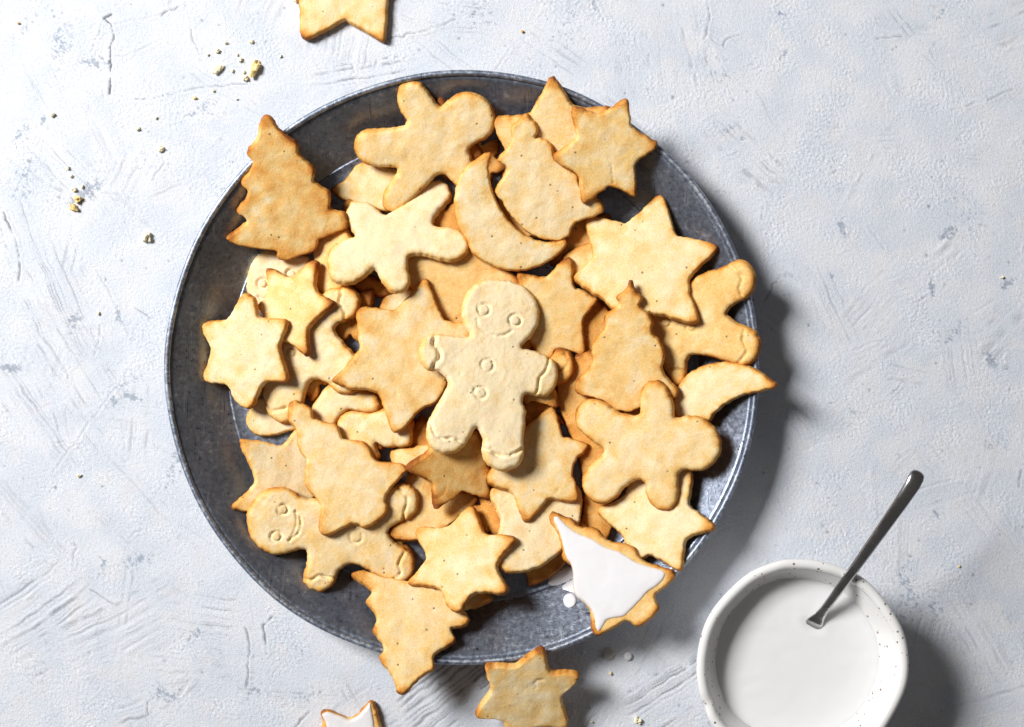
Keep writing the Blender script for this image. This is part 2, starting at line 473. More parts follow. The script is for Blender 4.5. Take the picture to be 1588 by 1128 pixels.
verts = np.stack([GX * S, -GY * S, (hz - 3.0) * S], -1).reshape(-1, 3)
ii = (np.arange(ny - 1)[:, None] * nx + np.arange(nx - 1)[None, :]).ravel()
quads = np.stack([ii, ii + nx, ii + nx + 1, ii + 1], 1)
# a plain margin carries the surface on beyond the frame
bx0, bx1, by0, by1 = TX0 * S, gx[-1] * S, -gy[-1] * S, -TY0 * S
BIG = 1.6
cor = [(-BIG, BIG), (BIG, BIG), (BIG, -BIG), (-BIG, -BIG), (bx0, by1), (bx1, by1), (bx1, by0), (bx0, by0)]
nv = len(verts)
verts = np.vstack([verts, [(x, y, -3.4 * S) for x, y in cor]])
mq = np.array([[0, 4, 5, 1], [1, 5, 6, 2], [2, 6, 7, 3], [3, 7, 4, 0]]) + nv
quads = np.vstack([quads, mq])
me = bpy.data.meshes.new('tabletop')
me.vertices.add(len(verts)); me.vertices.foreach_set('co', verts.astype(np.float32).ravel())
me.loops.add(quads.size); me.loops.foreach_set('vertex_index', quads.astype(np.int32).ravel())
me.polygons.add(len(quads))
me.polygons.foreach_set('loop_start', np.arange(0, quads.size, 4, dtype=np.int32))
me.update(calc_edges=True)
me.polygons.foreach_set('use_smooth', np.ones(len(quads), bool))
ca = me.attributes.new('tint', 'FLOAT_COLOR', 'POINT')
ca.data.foreach_set('color', np.concatenate([tint.reshape(-1, 4), np.tile([[float(x) for x in tint[..., :3].mean((0, 1))] + [1]], (8, 1))]).astype(np.float32).ravel())
tabletop = tag(link('tabletop', me, M_PLASTER), 'white and pale blue trowelled plaster tabletop with cracks and scrape marks', kind='structure')

# ------------------------------------------------------------------ lathe helper (units)
def lathe(prof, cx, cy, seg=160, wob=None, caps=False):
    """prof: list of (r, z); returns verts (metres), faces"""
    vs, fs = [], []
    for j in range(seg):
        a = math.tau * j / seg
        for i, (r, z) in enumerate(prof):
            rr, zz = (r, z) if wob is None else wob(r, z, a, i)
            vs.append(((cx + rr * math.cos(a)) * S, (-cy + rr * math.sin(a)) * S, zz * S))
    n = len(prof)
    for j in range(seg):
        k = (j + 1) % seg
        for i in range(n - 1):
            fs.append((j * n + i, k * n + i, k * n + i + 1, j * n + i + 1))
    return vs, fs
def unproj(px, py, z):
    f = 1 - z / H
    return (px - CX) * f, (py - CY) * f
def recentre(me, c):
    me.transform(Matrix.Translation(-Vector(c)))
def lathe_obj(name, prof, c, mat, parent, seg=160, wob=None, flip=False):
    v, f = lathe(prof, 0, 0, seg, wob)
    if flip: f = [t[::-1] for t in f]
    o = link(name, new_mesh(name, v, f), mat, parent)
    return o

# ------------------------------------------------------------------ plate
PLATE_H = 74.0
pcx, pcy = unproj(717.5, 571, PLATE_H)
R_RIM = 461.5 * (1 - 70 / H)
R_BASE = 366.0
plate = bpy.data.objects.new('pie_plate', None); col.objects.link(plate)
plate.location = (pcx * S, -pcy * S, 0)
tag(plate, 'large round weathered tin pie plate heaped with baked cookies', 'plate')
ph = [random.uniform(0, 6.28) for _ in range(6)]
def dent(r, z, a, i):
    k = 0.9 * math.sin(3 * a + ph[0]) + 0.7 * math.sin(7 * a + ph[1]) + 0.5 * math.sin(13 * a + ph[2])
    return r + k * (r / 460), z + 0.7 * math.sin(5 * a + ph[3]) * max(0, (r - 360) / 100)
base_prof = [(0.01, 4.0)] + [(r, 4.0) for r in (60, 140, 220, 300, 340)] + [(349, 4.3), (356, 5.2), (361, 6.6), (364.5, 8.3)]
lathe_obj('base', base_prof + [(364.5, 2.5), (340, 0.3), (0.01, 0.3)], None, M_TIN, plate, 200, dent)
wall = [(364.6, 8.4), (367, 10.0), (371, 12.8)]
for t in np.linspace(0.06, 1, 12):
    wall.append((371 + (R_RIM - 8.6 - 371) * t, 12.8 + (69.5 - 12.8) * (t ** 1.06)))
outer = [(r + 2.5, z - 3.5) for r, z in wall[::-1]]
lathe_obj('side_wall', wall + outer, None, M_TIN, plate, 240, dent)
rim = []
for a in np.linspace(math.radians(205), math.radians(-150), 15):
    rim.append((R_RIM - 4.6 + 4.6 * math.cos(a), 69.8 + 4.6 * math.sin(a)))
lathe_obj('rim', rim, None, M_TIN_RIM, plate, 240, dent)
def plate_h(u, v):
    r = np.hypot(u - pcx, v - pcy)
    h = np.where(r < R_BASE, 4.0, 4.0 + (r - R_BASE) * (69.0 - 4.0) / (R_RIM - 9 - R_BASE))
    h = np.where((r > R_RIM - 9) & (r <= R_RIM), 74.5, h)
    return np.where(r > R_RIM, 0.0, h)

# ------------------------------------------------------------------ bowl, icing in it, spoon
BZ = 145.0
bu, bv = unproj(1244.0, 1031.5, BZ)
sb = 1 - BZ / H
bowl = bpy.data.objects.new('ceramic_bowl', None); col.objects.link(bowl)
bowl.location = (bu * S, -bv * S, 0)
tag(bowl, 'small white speckled stoneware bowl with a thick uneven rim, full of icing', 'bowl')
RO = 164 * sb
def hand(r, z, a, i):
    k = 1.6 * math.sin(2 * a + 0.6) + 1.1 * math.sin(3 * a + 2.1) + 0.7 * math.sin(7 * a + 1.0) + 0.4 * math.sin(11 * a + 4)
    w = 1.8 * math.sin(2 * a + 2.6) + 1.2 * math.sin(5 * a + 0.3) + 0.8 * math.sin(9 * a + 3)
    t = max(0.0, z / BZ)
    # two pinched places on the lip
    d1 = math.exp(-((((a - math.radians(203) + math.pi) % math.tau) - math.pi) / 0.07) ** 2)
    d2 = math.exp(-((((a - math.radians(100) + math.pi) % math.tau) - math.pi) / 0.10) ** 2)
    pin = -2.5 * d1 + 1.5 * d2
    return r + (k * 1.25 + pin) * t, z + w * max(0, t - 0.6) * 2.8 - 3.0 * d1 * max(0, t - 0.7) * 3
outp = [(84, 0.0), (90, 0.6), (94, 3), (104, 18), (120, 45), (136, 80), (147, 110), (RO - 2.5, 130), (RO - 0.6, 137)]
lip = [(RO - 7.5 + 7.5 * math.cos(t), BZ - 7 + 7 * math.sin(t)) for t in np.linspace(0.15, math.pi * 0.97, 12)]
inn = [(RO - 16.0, 134), (RO - 23, 120), (RO - 32.5, 103), (RO - 41, 84), (RO - 60, 50), (RO - 90, 22), (30, 12), (0.01, 11)]
lathe_obj('body', outp, None, M_CERAMIC, bowl, 160, hand, flip=True)
lathe_obj('lip', [outp[-1]] + lip + [inn[0]], None, M_CERAMIC, bowl, 160, hand, flip=True)
lathe_obj('inner_wall', inn, None, M_CERAMIC, bowl, 160, hand, flip=True)
v, f = lathe([(84, 0.0), (60, 1.5), (0.01, 1.5)], 0, 0, 64)
link('foot', new_mesh('foot', v, f), M_CERAMIC, bowl)
LZ = 99.0
ri = RO - 33.5
icing = None
ICING_IN_BOWL = True



def sweep(path, widths, thick, up, nseg=14):
    """rounded flat bar swept along path (units, y down), returns verts(m), faces"""
    vs, fs = [], []
    n = len(path)
    for i, p in enumerate(path):
        a = path[max(i - 1, 0)]; b = path[min(i + 1, n - 1)]
        t = (Vector(b) - Vector(a)).normalized()
        side = t.cross(Vector(up)).normalized()
        nrm = side.cross(t).normalized()
        for k in range(nseg):
            th = math.tau * k / nseg
            cx_, sx_ = math.cos(th), math.sin(th)
            x = math.copysign(abs(cx_) ** 0.9, cx_) * widths[i] / 2
            y = math.copysign(abs(sx_) ** 0.9, sx_) * thick[i] / 2
            q = Vector(p) + side * x + nrm * y
            vs.append((q.x, q.y, q.z))
    for i in range(n - 1):
        for k in range(nseg):
            l = (k + 1) % nseg
            fs.append((i * nseg + k, i * nseg + l, (i + 1) * nseg + l, (i + 1) * nseg + k))
    fs.append(tuple(range(nseg))[::-1]); fs.append(tuple((n - 1) * nseg + k for k in range(nseg)))
    return vs, fs
e0 = unproj(1263, 967, LZ); e1 = unproj(1430, 733, 240)
A = Vector((e0[0], -e0[1], LZ)); B = Vector((e1[0], -e1[1], 240.0))
dirn = (B - A).normalized()
spoon = bpy.data.objects.new('teaspoon', None); col.objects.link(spoon)
spoon.location = A * S
tag(spoon, 'dark steel teaspoon standing in the icing, its handle leaning on the bowl rim', 'spoon')
L = (B - A).length
path, wd, th = [], [], []
for t, w, h_ in [(-0.02, 27, 5), (0.015, 24, 5.5), (0.05, 17, 6), (0.10, 13.5, 9), (0.2, 13.5, 10), (0.4, 15, 10), (0.6, 17.5, 9.5), (0.8, 20, 9),
                 (0.92, 22, 8.5), (0.965, 22.5, 8), (0.985, 20.5, 7), (0.996, 17, 5), (1.0, 11, 4)]:
    sag = 4.0 * math.sin(math.pi * min(max(t, 0), 1)) - 900 * max(0, t - 0.86) ** 2
    path.append((dirn * (L * t) + Vector((0, 0, sag)))[:]); wd.append(w); th.append(h_)
v, f = sweep(path, wd, th, (0, 0, 1), 18)
v = [(a * S, b * S, c * S) for a, b, c in v]
link('handle', new_mesh('handle', v, f), M_STEEL, spoon)
# the scoop, mostly under the icing
vs, fs = [], []
hd = Vector((dirn.x, dirn.y, 0)).normalized(); sd = Vector((-hd.y, hd.x, 0))
NU, NV = 9, 20
for i in range(NU + 1):
    rr = i / NU
    for k in range(NV):
        a = math.tau * k / NV
        x, y = -48 + 50 * rr * math.cos(a), 27 * rr * math.sin(a) * (1 - 0.12 * math.cos(a))
        z = -14 - 16 * (1 - rr * rr) + 0.28 * (x + 48) * 0.9
        p = hd * x + sd * y + Vector((0, 0, z))
        vs.append((p * S)[:])
for i in range(NU):
    for k in range(NV):
        l = (k + 1) % NV
        fs.append((i * NV + k, i * NV + l, (i + 1) * NV + l, (i + 1) * NV + k))
sc = link('scoop', new_mesh('scoop', vs, fs), M_STEEL, spoon)
so = sc.modifiers.new('thickness', 'SOLIDIFY'); so.thickness = 3 * S

# ------------------------------------------------------------------ cookie outlines, read off the photograph in enlarged windows
WIN = {'A': (240, 90, 3.76), 'B': (540, 90, 3.76), 'C': (840, 90, 3.76), 'D': (240, 370, 3.76), 'E': (540, 370, 3.76), 'F': (840, 370, 3.76),
       'G': (240, 620, 3.76), 'H': (540, 620, 3.76), 'I': (840, 620, 3.76), 'J': (440, 828, 3.76), 'K': (740, 828, 3.76),
       'a': (370, 560, 7.52), 'b': (480, 560, 7.52), 'c': (480, 370, 7.52), 'd': (740, 200, 7.52), 'e': (790, 370, 7.52), 'f': (800, 520, 7.52),
       'g': (580, 670, 7.52), 'h': (740, 740, 7.52), 't': (440, 0, 7.52), 'P': (0, 0, 1.0)}
def W(text):
    """'A 650,325 690,355 D 945,30 ...' -> list of photograph pixels"""
    out, w = [], None
    for tok in text.split():
        if tok in WIN: w = WIN[tok]
        else:
            x, y = tok.split(',')
            out.append((w[0] + float(x) / w[2], w[1] + float(y) / w[2]))
    return np.array(out)

def spline(pts, step=2.2, closed=True):
    """centripetal Catmull-Rom through pts, resampled evenly"""
    P = np.asarray(pts, float); n = len(P); out = []
    for i in range(n if closed else n - 1):
        if closed: p0, p1, p2, p3 = P[i - 1], P[i], P[(i + 1) % n], P[(i + 2) % n]
        else: p0, p1, p2, p3 = P[max(i - 1, 0)], P[i], P[i + 1], P[min(i + 2, n - 1)]
        d = [max(1e-3, np.hypot(*(b - a)) ** 0.5) for a, b in ((p0, p1), (p1, p2), (p2, p3))]
        t0 = 0; t1 = d[0]; t2 = t1 + d[1]; t3 = t2 + d[2]
        for t in np.linspace(t1, t2, max(2, int(d[1] ** 2 / 1.0)), endpoint=False):
            A1 = (t1 - t) / (t1 - t0) * p0 + (t - t0) / (t1 - t0) * p1
            A2 = (t2 - t) / (t2 - t1) * p1 + (t - t1) / (t2 - t1) * p2
            A3 = (t3 - t) / (t3 - t2) * p2 + (t - t2) / (t3 - t2) * p3
            B1 = (t2 - t) / (t2 - t0) * A1 + (t - t0) / (t2 - t0) * A2
            B2 = (t3 - t) / (t3 - t1) * A2 + (t - t1) / (t3 - t1) * A3
            out.append((t2 - t) / (t2 - t1) * B1 + (t - t1) / (t2 - t1) * B2)
    Q = np.array(out)
    if closed: Q = np.vstack([Q, Q[:1]])
    else: Q = np.vstack([Q, P[-1:]])
    s = np.concatenate([[0], np.cumsum(np.hypot(*np.diff(Q, axis=0).T))])
    m = max(8, int(round(s[-1] / step)))
    u = np.linspace(0, s[-1], m, endpoint=not closed)
    return np.stack([np.interp(u, s, Q[:, 0]), np.interp(u, s, Q[:, 1])], 1)

def inside(poly, X, Y):
    X = np.asarray(X); Y = np.asarray(Y); c = np.zeros(X.shape, bool)
    x0, y0 = poly[:, 0], poly[:, 1]; x1, y1 = np.roll(x0, -1), np.roll(y0, -1)
    for a, b, p, q in zip(x0, y0, x1, y1):
        if b == q: continue
        c ^= ((b > Y) != (q > Y)) & (X < (p - a) * (Y - b) / (q - b) + a)
    return c
def dist_poly(pts, P, closed=True, chunk=3000):
    a = P if closed else P[:-1]
    b = np.roll(P, -1, 0) if closed else P[1:]
    d = b - a; L = (d * d).sum(1) + 1e-9
    out = np.empty(len(pts))
    for s in range(0, len(pts), chunk):
        q = pts[s:s + chunk, None, :] - a[None]
        t = np.clip((q * d).sum(-1) / L, 0, 1)
        r = q - t[..., None] * d
        out[s:s + chunk] = np.sqrt((r * r).sum(-1).min(1))
    return out

def slab(outline, t, g=2.8, top_r=4.5, dome=1.6, dome_w=16, grooves=(), rough=1.0, seed=0, bake=0.2, edge=1.0, side_in=1.0, blotch=1.0, bot=0.0):
    """a cookie: outline (units, y up) -> verts, faces, brown; flat bottom, rounded worn top edge, slightly uneven top"""
    P = np.asarray(outline)
    area = 0.5 * np.sum(P[:, 0] * np.roll(P[:, 1], -1) - np.roll(P[:, 0], -1) * P[:, 1])
    if area < 0: P = P[::-1]
    sx, sy = (seed * 71) % 512, (seed * 131) % 512
    # ragged cut edge
    T = np.roll(P, -1, 0) - np.roll(P, 1, 0); T /= np.linalg.norm(T, axis=1)[:, None] + 1e-9
    Nn = np.stack([T[:, 1], -T[:, 0]], 1)
    rg = 0.13 * rough * bil(N_FINE, P[:, 0] * 0.9 + sx, P[:, 1] * 0.9 + sy) + 0.40 * rough * bil(N_MID, P[:, 0] + sx, P[:, 1] + sy)
    P = P + Nn * (rg - 0.8 * side_in)[:, None]
    lo_, hi_ = P.min(0) - 4, P.max(0) + 4
    # raster mask for the share of dough around each point (tips bake darker)
    w, h = (hi_ - lo_).astype(int) + 2
    mx, my = np.meshgrid(np.arange(w) + lo_[0], np.arange(h) + lo_[1])
    mask = inside(P, mx, my).astype(float)
    def blur(m, r):
        m = np.pad(m, r)
        for ax in (0, 1):
            for _ in range(2):
                c = np.cumsum(np.concatenate([np.zeros_like(m.take([0], ax)), m], ax), ax)
                k = 2 * (r // 2) + 1
                i0 = np.clip(np.arange(m.shape[ax]) - k // 2, 0, m.shape[ax]); i1 = np.clip(np.arange(m.shape[ax]) + k // 2 + 1, 0, m.shape[ax])
                m = (c.take(i1, ax) - c.take(i0, ax)) / k
        return m[r:-r, r:-r]
    share = blur(mask, 19)
    share2 = blur(mask, 30)
    # interior points
    nx_, ny_ = int((hi_[0] - lo_[0]) / g), int((hi_[1] - lo_[1]) / (g * 0.87))
    r = np.random.default_rng(seed + 1000)
    X, Y = np.meshgrid(np.arange(nx_), np.arange(ny_))
    X = (X + 0.5 * (Y % 2)) * g + lo_[0]; Y = Y * g * 0.87 + lo_[1]
    Q = np.stack([X.ravel(), Y.ravel()], 1) + r.uniform(-0.22, 0.22, (X.size, 2)) * g
    Q = Q[inside(P, Q[:, 0], Q[:, 1])]
    dq = dist_poly(Q, P)
    Q = Q[dq > top_r * 0.95 + 0.8]
    rings = []
    for dd in (0.35, 1.1, 2.3, top_r * 0.9):
        R = P - Nn * dd
        R = R[inside(P, R[:, 0], R[:, 1])]
        if len(R):
            R = R[dist_poly(R, P) > dd * 0.82]
            rings.append(R)
    allp = np.vstack([P] + rings + [Q])
    n = len(P)
    res = delaunay_2d_cdt([Vector(p) for p in allp], [(i, (i + 1) % n) for i in range(n)], [], 1, 1e-5)
    V = np.array([tuple(v) for v in res[0]]); F = [tuple(f) for f in res[2]]
    om = res[3]
    bidx = {}
    for i, o in enumerate(om):
        for k in o:
            if k < n: bidx[k] = i
    loop = [bidx[k] for k in range(n) if k in bidx]
    d = dist_poly(V, P)
    onb = np.zeros(len(V), bool); onb[loop] = True
    d[onb] = 0
    tr = top_r
    prof = np.where(d < tr, -tr + np.sqrt(np.maximum(0, tr * tr - (tr - np.minimum(d, tr)) ** 2)), 0.0)
    z = t + prof * 0.95 - dome * np.exp(-d / dome_w)
    inner = np.clip(d / 6, 0, 1)
    z += rough * inner * (0.10 * bil(N_FINE, V[:, 0] + sx, V[:, 1] + sy) + 0.12 * bil(N_MID, V[:, 0] + sx, V[:, 1] + sy)
                          + 0.34 * bil(N_LOW, V[:, 0] * 0.9 + sx, V[:, 1] * 0.9 + sy))
    gd = np.zeros(len(V))
    for gp, closed, gw, dep in grooves:
        q = dist_poly(V, np.asarray(gp), closed)
        gg = np.exp(-(q / gw) ** 2) * np.clip(0.85 + 0.35 * bil(N_MID, V[:, 0] * 0.8 + sy, V[:, 1] * 0.8 + sx), 0.15, 1.3)
        z -= dep * gg
        z += 0.08 * dep * np.exp(-((q - 2.3 * gw) / gw) ** 2)
        gd = np.maximum(gd, gg)
    gxm = np.clip(V[:, 0] - lo_[0], 0, w - 1.01); gym = np.clip(V[:, 1] - lo_[1], 0, h - 1.01)
    sh = bil(share, gxm, gym); sh2 = bil(share2, gxm, gym)
    bake = max(0.0, bake - 0.05)
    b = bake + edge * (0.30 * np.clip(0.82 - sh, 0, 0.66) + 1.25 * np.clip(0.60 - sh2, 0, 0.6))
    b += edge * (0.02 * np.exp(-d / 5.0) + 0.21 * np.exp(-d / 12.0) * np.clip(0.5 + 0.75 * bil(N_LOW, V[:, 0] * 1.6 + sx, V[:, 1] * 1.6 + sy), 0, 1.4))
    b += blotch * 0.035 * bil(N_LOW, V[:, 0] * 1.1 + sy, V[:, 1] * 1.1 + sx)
    # sides
    B0 = V[loop]
    zt = z[loop]
    T = np.roll(B0, -1, 0) - np.roll(B0, 1, 0); T /= np.linalg.norm(T, axis=1)[:, None] + 1e-9
    Nb = np.stack([T[:, 1], -T[:, 0]], 1)
    ring_v, ring_b = [], []
    wv = bil(N_FINE, B0[:, 0] * 0.7 + sy, B0[:, 1] * 0.7 + sx)
    z_rel = [0.72, 0.45, 0.2, 0.0]
    off = [0.8, 1.5, 1.7, 0.2]
    for k, (zr, of) in enumerate(zip(z_rel, off)):
        rr = B0 + Nb * (of * side_in + 0.2 * rough * bil(N_FINE, B0[:, 0] * 0.9 + 40 * k + sx, B0[:, 1] * 0.9 + sy) * (k < 3))[:, None]
        ring_v.append(np.column_stack([rr, bot + (zt - bot) * zr]))
        ring_b.append(np.clip(b[loop] + edge * (0.03 + 0.10 * (1 - zr)), 0, 1.2))
    nb = len(loop); nv = len(V)
    verts = np.vstack([np.column_stack([V, z])] + ring_v)
    brown = np.concatenate([b] + ring_b)
    faces = list(F)
    prev = list(loop)
    for k in range(len(z_rel)):
        cur = [nv + k * nb + i for i in range(nb)]
        for i in range(nb):
            j = (i + 1) % nb
            faces.append((prev[i], cur[i], cur[j], prev[j]))
        prev = cur
    # underside: the same triangulation, flat
    base0 = len(verts)
    bmap = {v_: prev[i] for i, v_ in enumerate(loop)}
    idx = []
    extra = []
    for i in range(nv):
        if i in bmap: idx.append(bmap[i])
        else:
            idx.append(base0 + len(extra)); extra.append((V[i, 0], V[i, 1], bot))
    # thin the underside: a fan of the boundary is enough
    faces.append(tuple(prev[::-1]))
    return verts, faces, np.clip(brown, 0, 1.1)

def make_slab_mesh(name, outline, t, **kw):
    v, f, b = slab(outline, t, **kw)
    v = v * S
    me = bpy.data.meshes.new(name)
    me.from_pydata(v.tolist(), [], f)
    # keep the outline winding upward whatever the input
    me.polygons.foreach_set('use_smooth', [len(p.vertices) < 5 for p in me.polygons])
    attr(me, 'brown', b)
    me.update()
    return me

# ------------------------------------------------------------------ the pile: each cookie rests on whatever lies under it
HS = 2.0
hu = np.arange(-560, 561, HS); hv = np.arange(-600, 601, HS)
HU, HV = np.meshgrid(hu, hv)
field = plate_h(HU, HV)

def settle(poly_img, t, cap=0.36, erode=4.0, z0=None, tilt=None):
    """outline in photograph pixels -> resting plane z = a + b(u-u0) + c(v-v0) of its underside"""
    a, b, c = (10.0 if z0 is None else z0), 0.0, 0.0
    u0 = v0 = 0.0
    for it in range(4):
        zz = np.full(len(poly_img), a + 0.6 * t)
        uv = None
        for _ in range(4):
            f = 1 - zz / H
            uv = (poly_img - (CX, CY)) * f[:, None]
            zz = a + b * (uv[:, 0] - u0) + c * (uv[:, 1] - v0) + 0.6 * t
        x0, y0 = uv.min(0); x1, y1 = uv.max(0)
        sl = (slice(*np.searchsorted(hv, (y0, y1))), slice(*np.searchsorted(hu, (x0, x1))))
        X, Y = HU[sl], HV[sl]
        ins = inside(uv, X, Y)
        pts = np.stack([X[ins], Y[ins]], 1)
        hh = field[sl][ins]
        dd = dist_poly(pts, uv[::2])
        k = dd > erode
        pts, hh = pts[k], hh[k]
        if len(pts) > 900:
            # keep the highest points of small cells
            cell = (pts // 8).astype(int); key = cell[:, 0] * 10000 + cell[:, 1]
            order = np.lexsort((-hh, key)); key = key[order]
            first = np.concatenate([[True], key[1:] != key[:-1]])
            pts, hh = pts[order][first], hh[order][first]
        u0, v0 = pts.mean(0)
        du, dv = pts[:, 0] - u0, pts[:, 1] - v0
        bb = cc = 0.0; rngw = cap
        for _ in range(6):
            gb = bb + np.linspace(-rngw, rngw, 11); gc = cc + np.linspace(-rngw, rngw, 11)
            GB, GC = np.meshgrid(gb, gc)
            m = GB ** 2 + GC ** 2 <= cap ** 2 + 1e-9
            val = (hh[None, None, :] - GB[..., None] * du - GC[..., None] * dv).max(-1)
            val[~m] = 1e9
            i = np.unravel_index(val.argmin(), val.shape)
            bb, cc, a = GB[i], GC[i], val[i]
            rngw *= 0.35
        b, c = bb, cc
        if tilt is not None:
            b, c = tilt
            a = (hh - b * du - c * dv).max()
    return a, b, c, u0, v0, uv

COOKIES = {}
def cookie(key, name, text, label, cat='cookie', t=14.0, bake=0.18, edge=1.0, cap=0.36, features=None, top=None, group=None, g=2.8, blotch=1.0,
           sink=0.0, dome=1.1, top_r=3.4, register=True, tilt=None, erode=4.0):
    img = spline(W(text) if isinstance(text, str) else text, 2.2)
    a, b, c, u0, v0, uv = settle(img, t, cap, erode, None, tilt)
    a -= sink
    n = Vector((-b, c, 1.0)).normalized()          # v points down, world y up
    ex = Vector((1, 0, b)).normalized()
    ey = n.cross(ex).normalized()
    cen = Vector((u0, -v0, a))
    P3 = np.column_stack([uv[:, 0], -uv[:, 1], a + b * (uv[:, 0] - u0) + c * (uv[:, 1] - v0)]) - np.array(cen)
    loc2 = np.column_stack([P3 @ np.array(ex), P3 @ np.array(ey)])
    def to_local(pts_img, lift=t):
        p = np.asarray(pts_img, float)
        zz = np.full(len(p), a + lift)
        for _ in range(4):
            q = (p - (CX, CY)) * (1 - zz / H)[:, None]
            zz = a + b * (q[:, 0] - u0) + c * (q[:, 1] - v0) + lift
        w = np.column_stack([q[:, 0], -q[:, 1], zz - lift]) - np.array(cen)
        return np.column_stack([w @ np.array(ex), w @ np.array(ey)])
    grooves = []
    eyes = []
    for kind, txt, *par in (features or []):
        if kind == 'line':
            grooves.append((spline(to_local(W(txt)), 1.5, False), False, (par[0] if par else 1.7) * 1.15, (par[1] if len(par) > 1 else 3.0) * 1.5))
        elif kind in ('eye', 'button'):
            ctr = to_local(W(txt))[0]
            r = par[0]
            th = np.linspace(0, math.tau, 26, endpoint=False)
            rj = r * (1 + 0.05 * np.sin(2 * th + r) + 0.035 * np.sin(3 * th + ctr[0]))
            ring = np.column_stack([ctr[0] + rj * np.cos(th), ctr[1] + rj * np.sin(th)])
            grooves.append((ring, True, 1.9, 3.8 if kind == 'eye' else 2.6))
            eyes.append((kind, ctr, r))
    sd = len(COOKIES) + 3
    if name == 'gingerbread_man' and top_r == 3.4: top_r, dome = 6.0, 2.0
    if group == DEEP: bake += 0.12  # buried cookies: gap shade and warm bounced light painted into their colour
    cr_ = np.random.default_rng(sd * 7 + 1)        # a few hairline cracks of its own
    for _ in range(int(cr_.integers(1, 4))):
        p0 = loc2[cr_.integers(len(loc2))] * cr_.uniform(0.35, 0.8); aa = cr_.uniform(0, 6.28); ll = cr_.uniform(6, 22)
        q0 = [p0 + ll * s * np.array([math.cos(aa + 0.5 * math.sin(3 * s)), math.sin(aa + 0.5 * math.sin(3 * s))]) + cr_.normal(0, 0.7, 2) for s in (0, .25, .5, .75, 1)]
        grooves.append((spline(q0, 1.5, False), False, 0.95, cr_.uniform(0.5, 1.1)))
    me = make_slab_mesh(name, loc2, t, g=g, grooves=grooves, seed=sd, bake=bake, edge=edge, dome=dome, top_r=top_r, blotch=blotch)
    o = link(name, me, M_COOKIE)
    M = Matrix.Identity(4)
    for i in range(3):
        M[i][0], M[i][1], M[i][2] = ex[i], ey[i], n[i]
        M[i][3] = cen[i] * S
    o.matrix_world = M
    tag(o, label, cat, group)
    for kind, ctr, r in eyes:                      # the pressed-out round left standing inside its ring
        vs, fs = [], []
        rr = r - 1.0
        NR, NS = 5, 22
        for i in range(NR + 1):
            for k in range(NS):
                th = math.tau * k / NS
                q = rr * i / NR
                zz = t - 1.3 + 1.5 * math.sqrt(max(0, 1 - (i / NR) ** 2.6)) - (2.0 if i == NR else 0) + 0.15 * math.sin(3 * th + i)
                vs.append(((ctr[0] + q * math.cos(th)) * S, (ctr[1] + q * math.sin(th)) * S, zz * S))
        for i in range(NR):
            for k in range(NS):
                l = (k + 1) % NS
                fs.append((i * NS + k, (i + 1) * NS + k, (i + 1) * NS + l, i * NS + l))
        em = new_mesh(kind, vs, fs)
        attr(em, 'brown', [max(0, bake - 0.02)] * len(vs))
        link(kind, em, M_COOKIE, o)
    if top:                                        # icing poured over the top
        ol = to_local(spline(W(top), 2.2), t + 1)
        v, f, _ = slab(ol, 5.0, g=2.6, top_r=4.2, dome=1.2, dome_w=14, rough=0.4, seed=sd, side_in=0.4)
        thin = np.clip((5.0 - v[:, 2]) / 3.2, 0, 1) ** 1.5 * 0.75
        v = v * S; v[:, 2] += (t - 2.0) * S
        im = bpy.data.meshes.new('icing'); im.from_pydata(v.tolist(), [], f)
        im.polygons.foreach_set('use_smooth', [len(p.vertices) < 5 for p in im.polygons]); im.update(); attr(im, 'thin', thin)
        link('icing', im, M_ICING, o)
    if register:
        x0, y0 = uv.min(0); x1, y1 = uv.max(0)
        sl = (slice(*np.searchsorted(hv, (y0, y1))), slice(*np.searchsorted(hu, (x0, x1))))
        X, Y = HU[sl], HV[sl]
        ins = inside(uv, X, Y)
        pts = np.stack([X[ins], Y[ins]], 1)
        dd = dist_poly(pts, uv[::2])
        topz = a + b * (pts[:, 0] - u0) + c * (pts[:, 1] - v0) + t - 1.2
        topz = np.where(dd < 3.5, -1e3, topz)
        sub = field[sl]
        sub[ins] = np.maximum(sub[ins], topz)
        field[sl] = sub
    COOKIES[key] = (o, a, b, c, u0, v0, t)
    return o

def starpts(cx, cy, R, deg, r=0.56, n=6):
    out = []
    for k in range(n):
        for dr, da in ((R * 0.97, -3.2), (R, 0), (R * 0.97, 3.2), (R * (r + 0.16), 360 / n * 0.33), (R * r, 180 / n), (R * (r + 0.16), 360 / n * 0.67)):
            a = math.radians(deg + 360 * k / n + da)
            out.append((cx + dr * math.cos(a), cy + dr * math.sin(a)))
    return np.array(out)

# ------------------------------------------------------------------ the cookies, from the bottom of the heap up
DEEP = 'cookies deep in the heap, glimpsed through gaps'
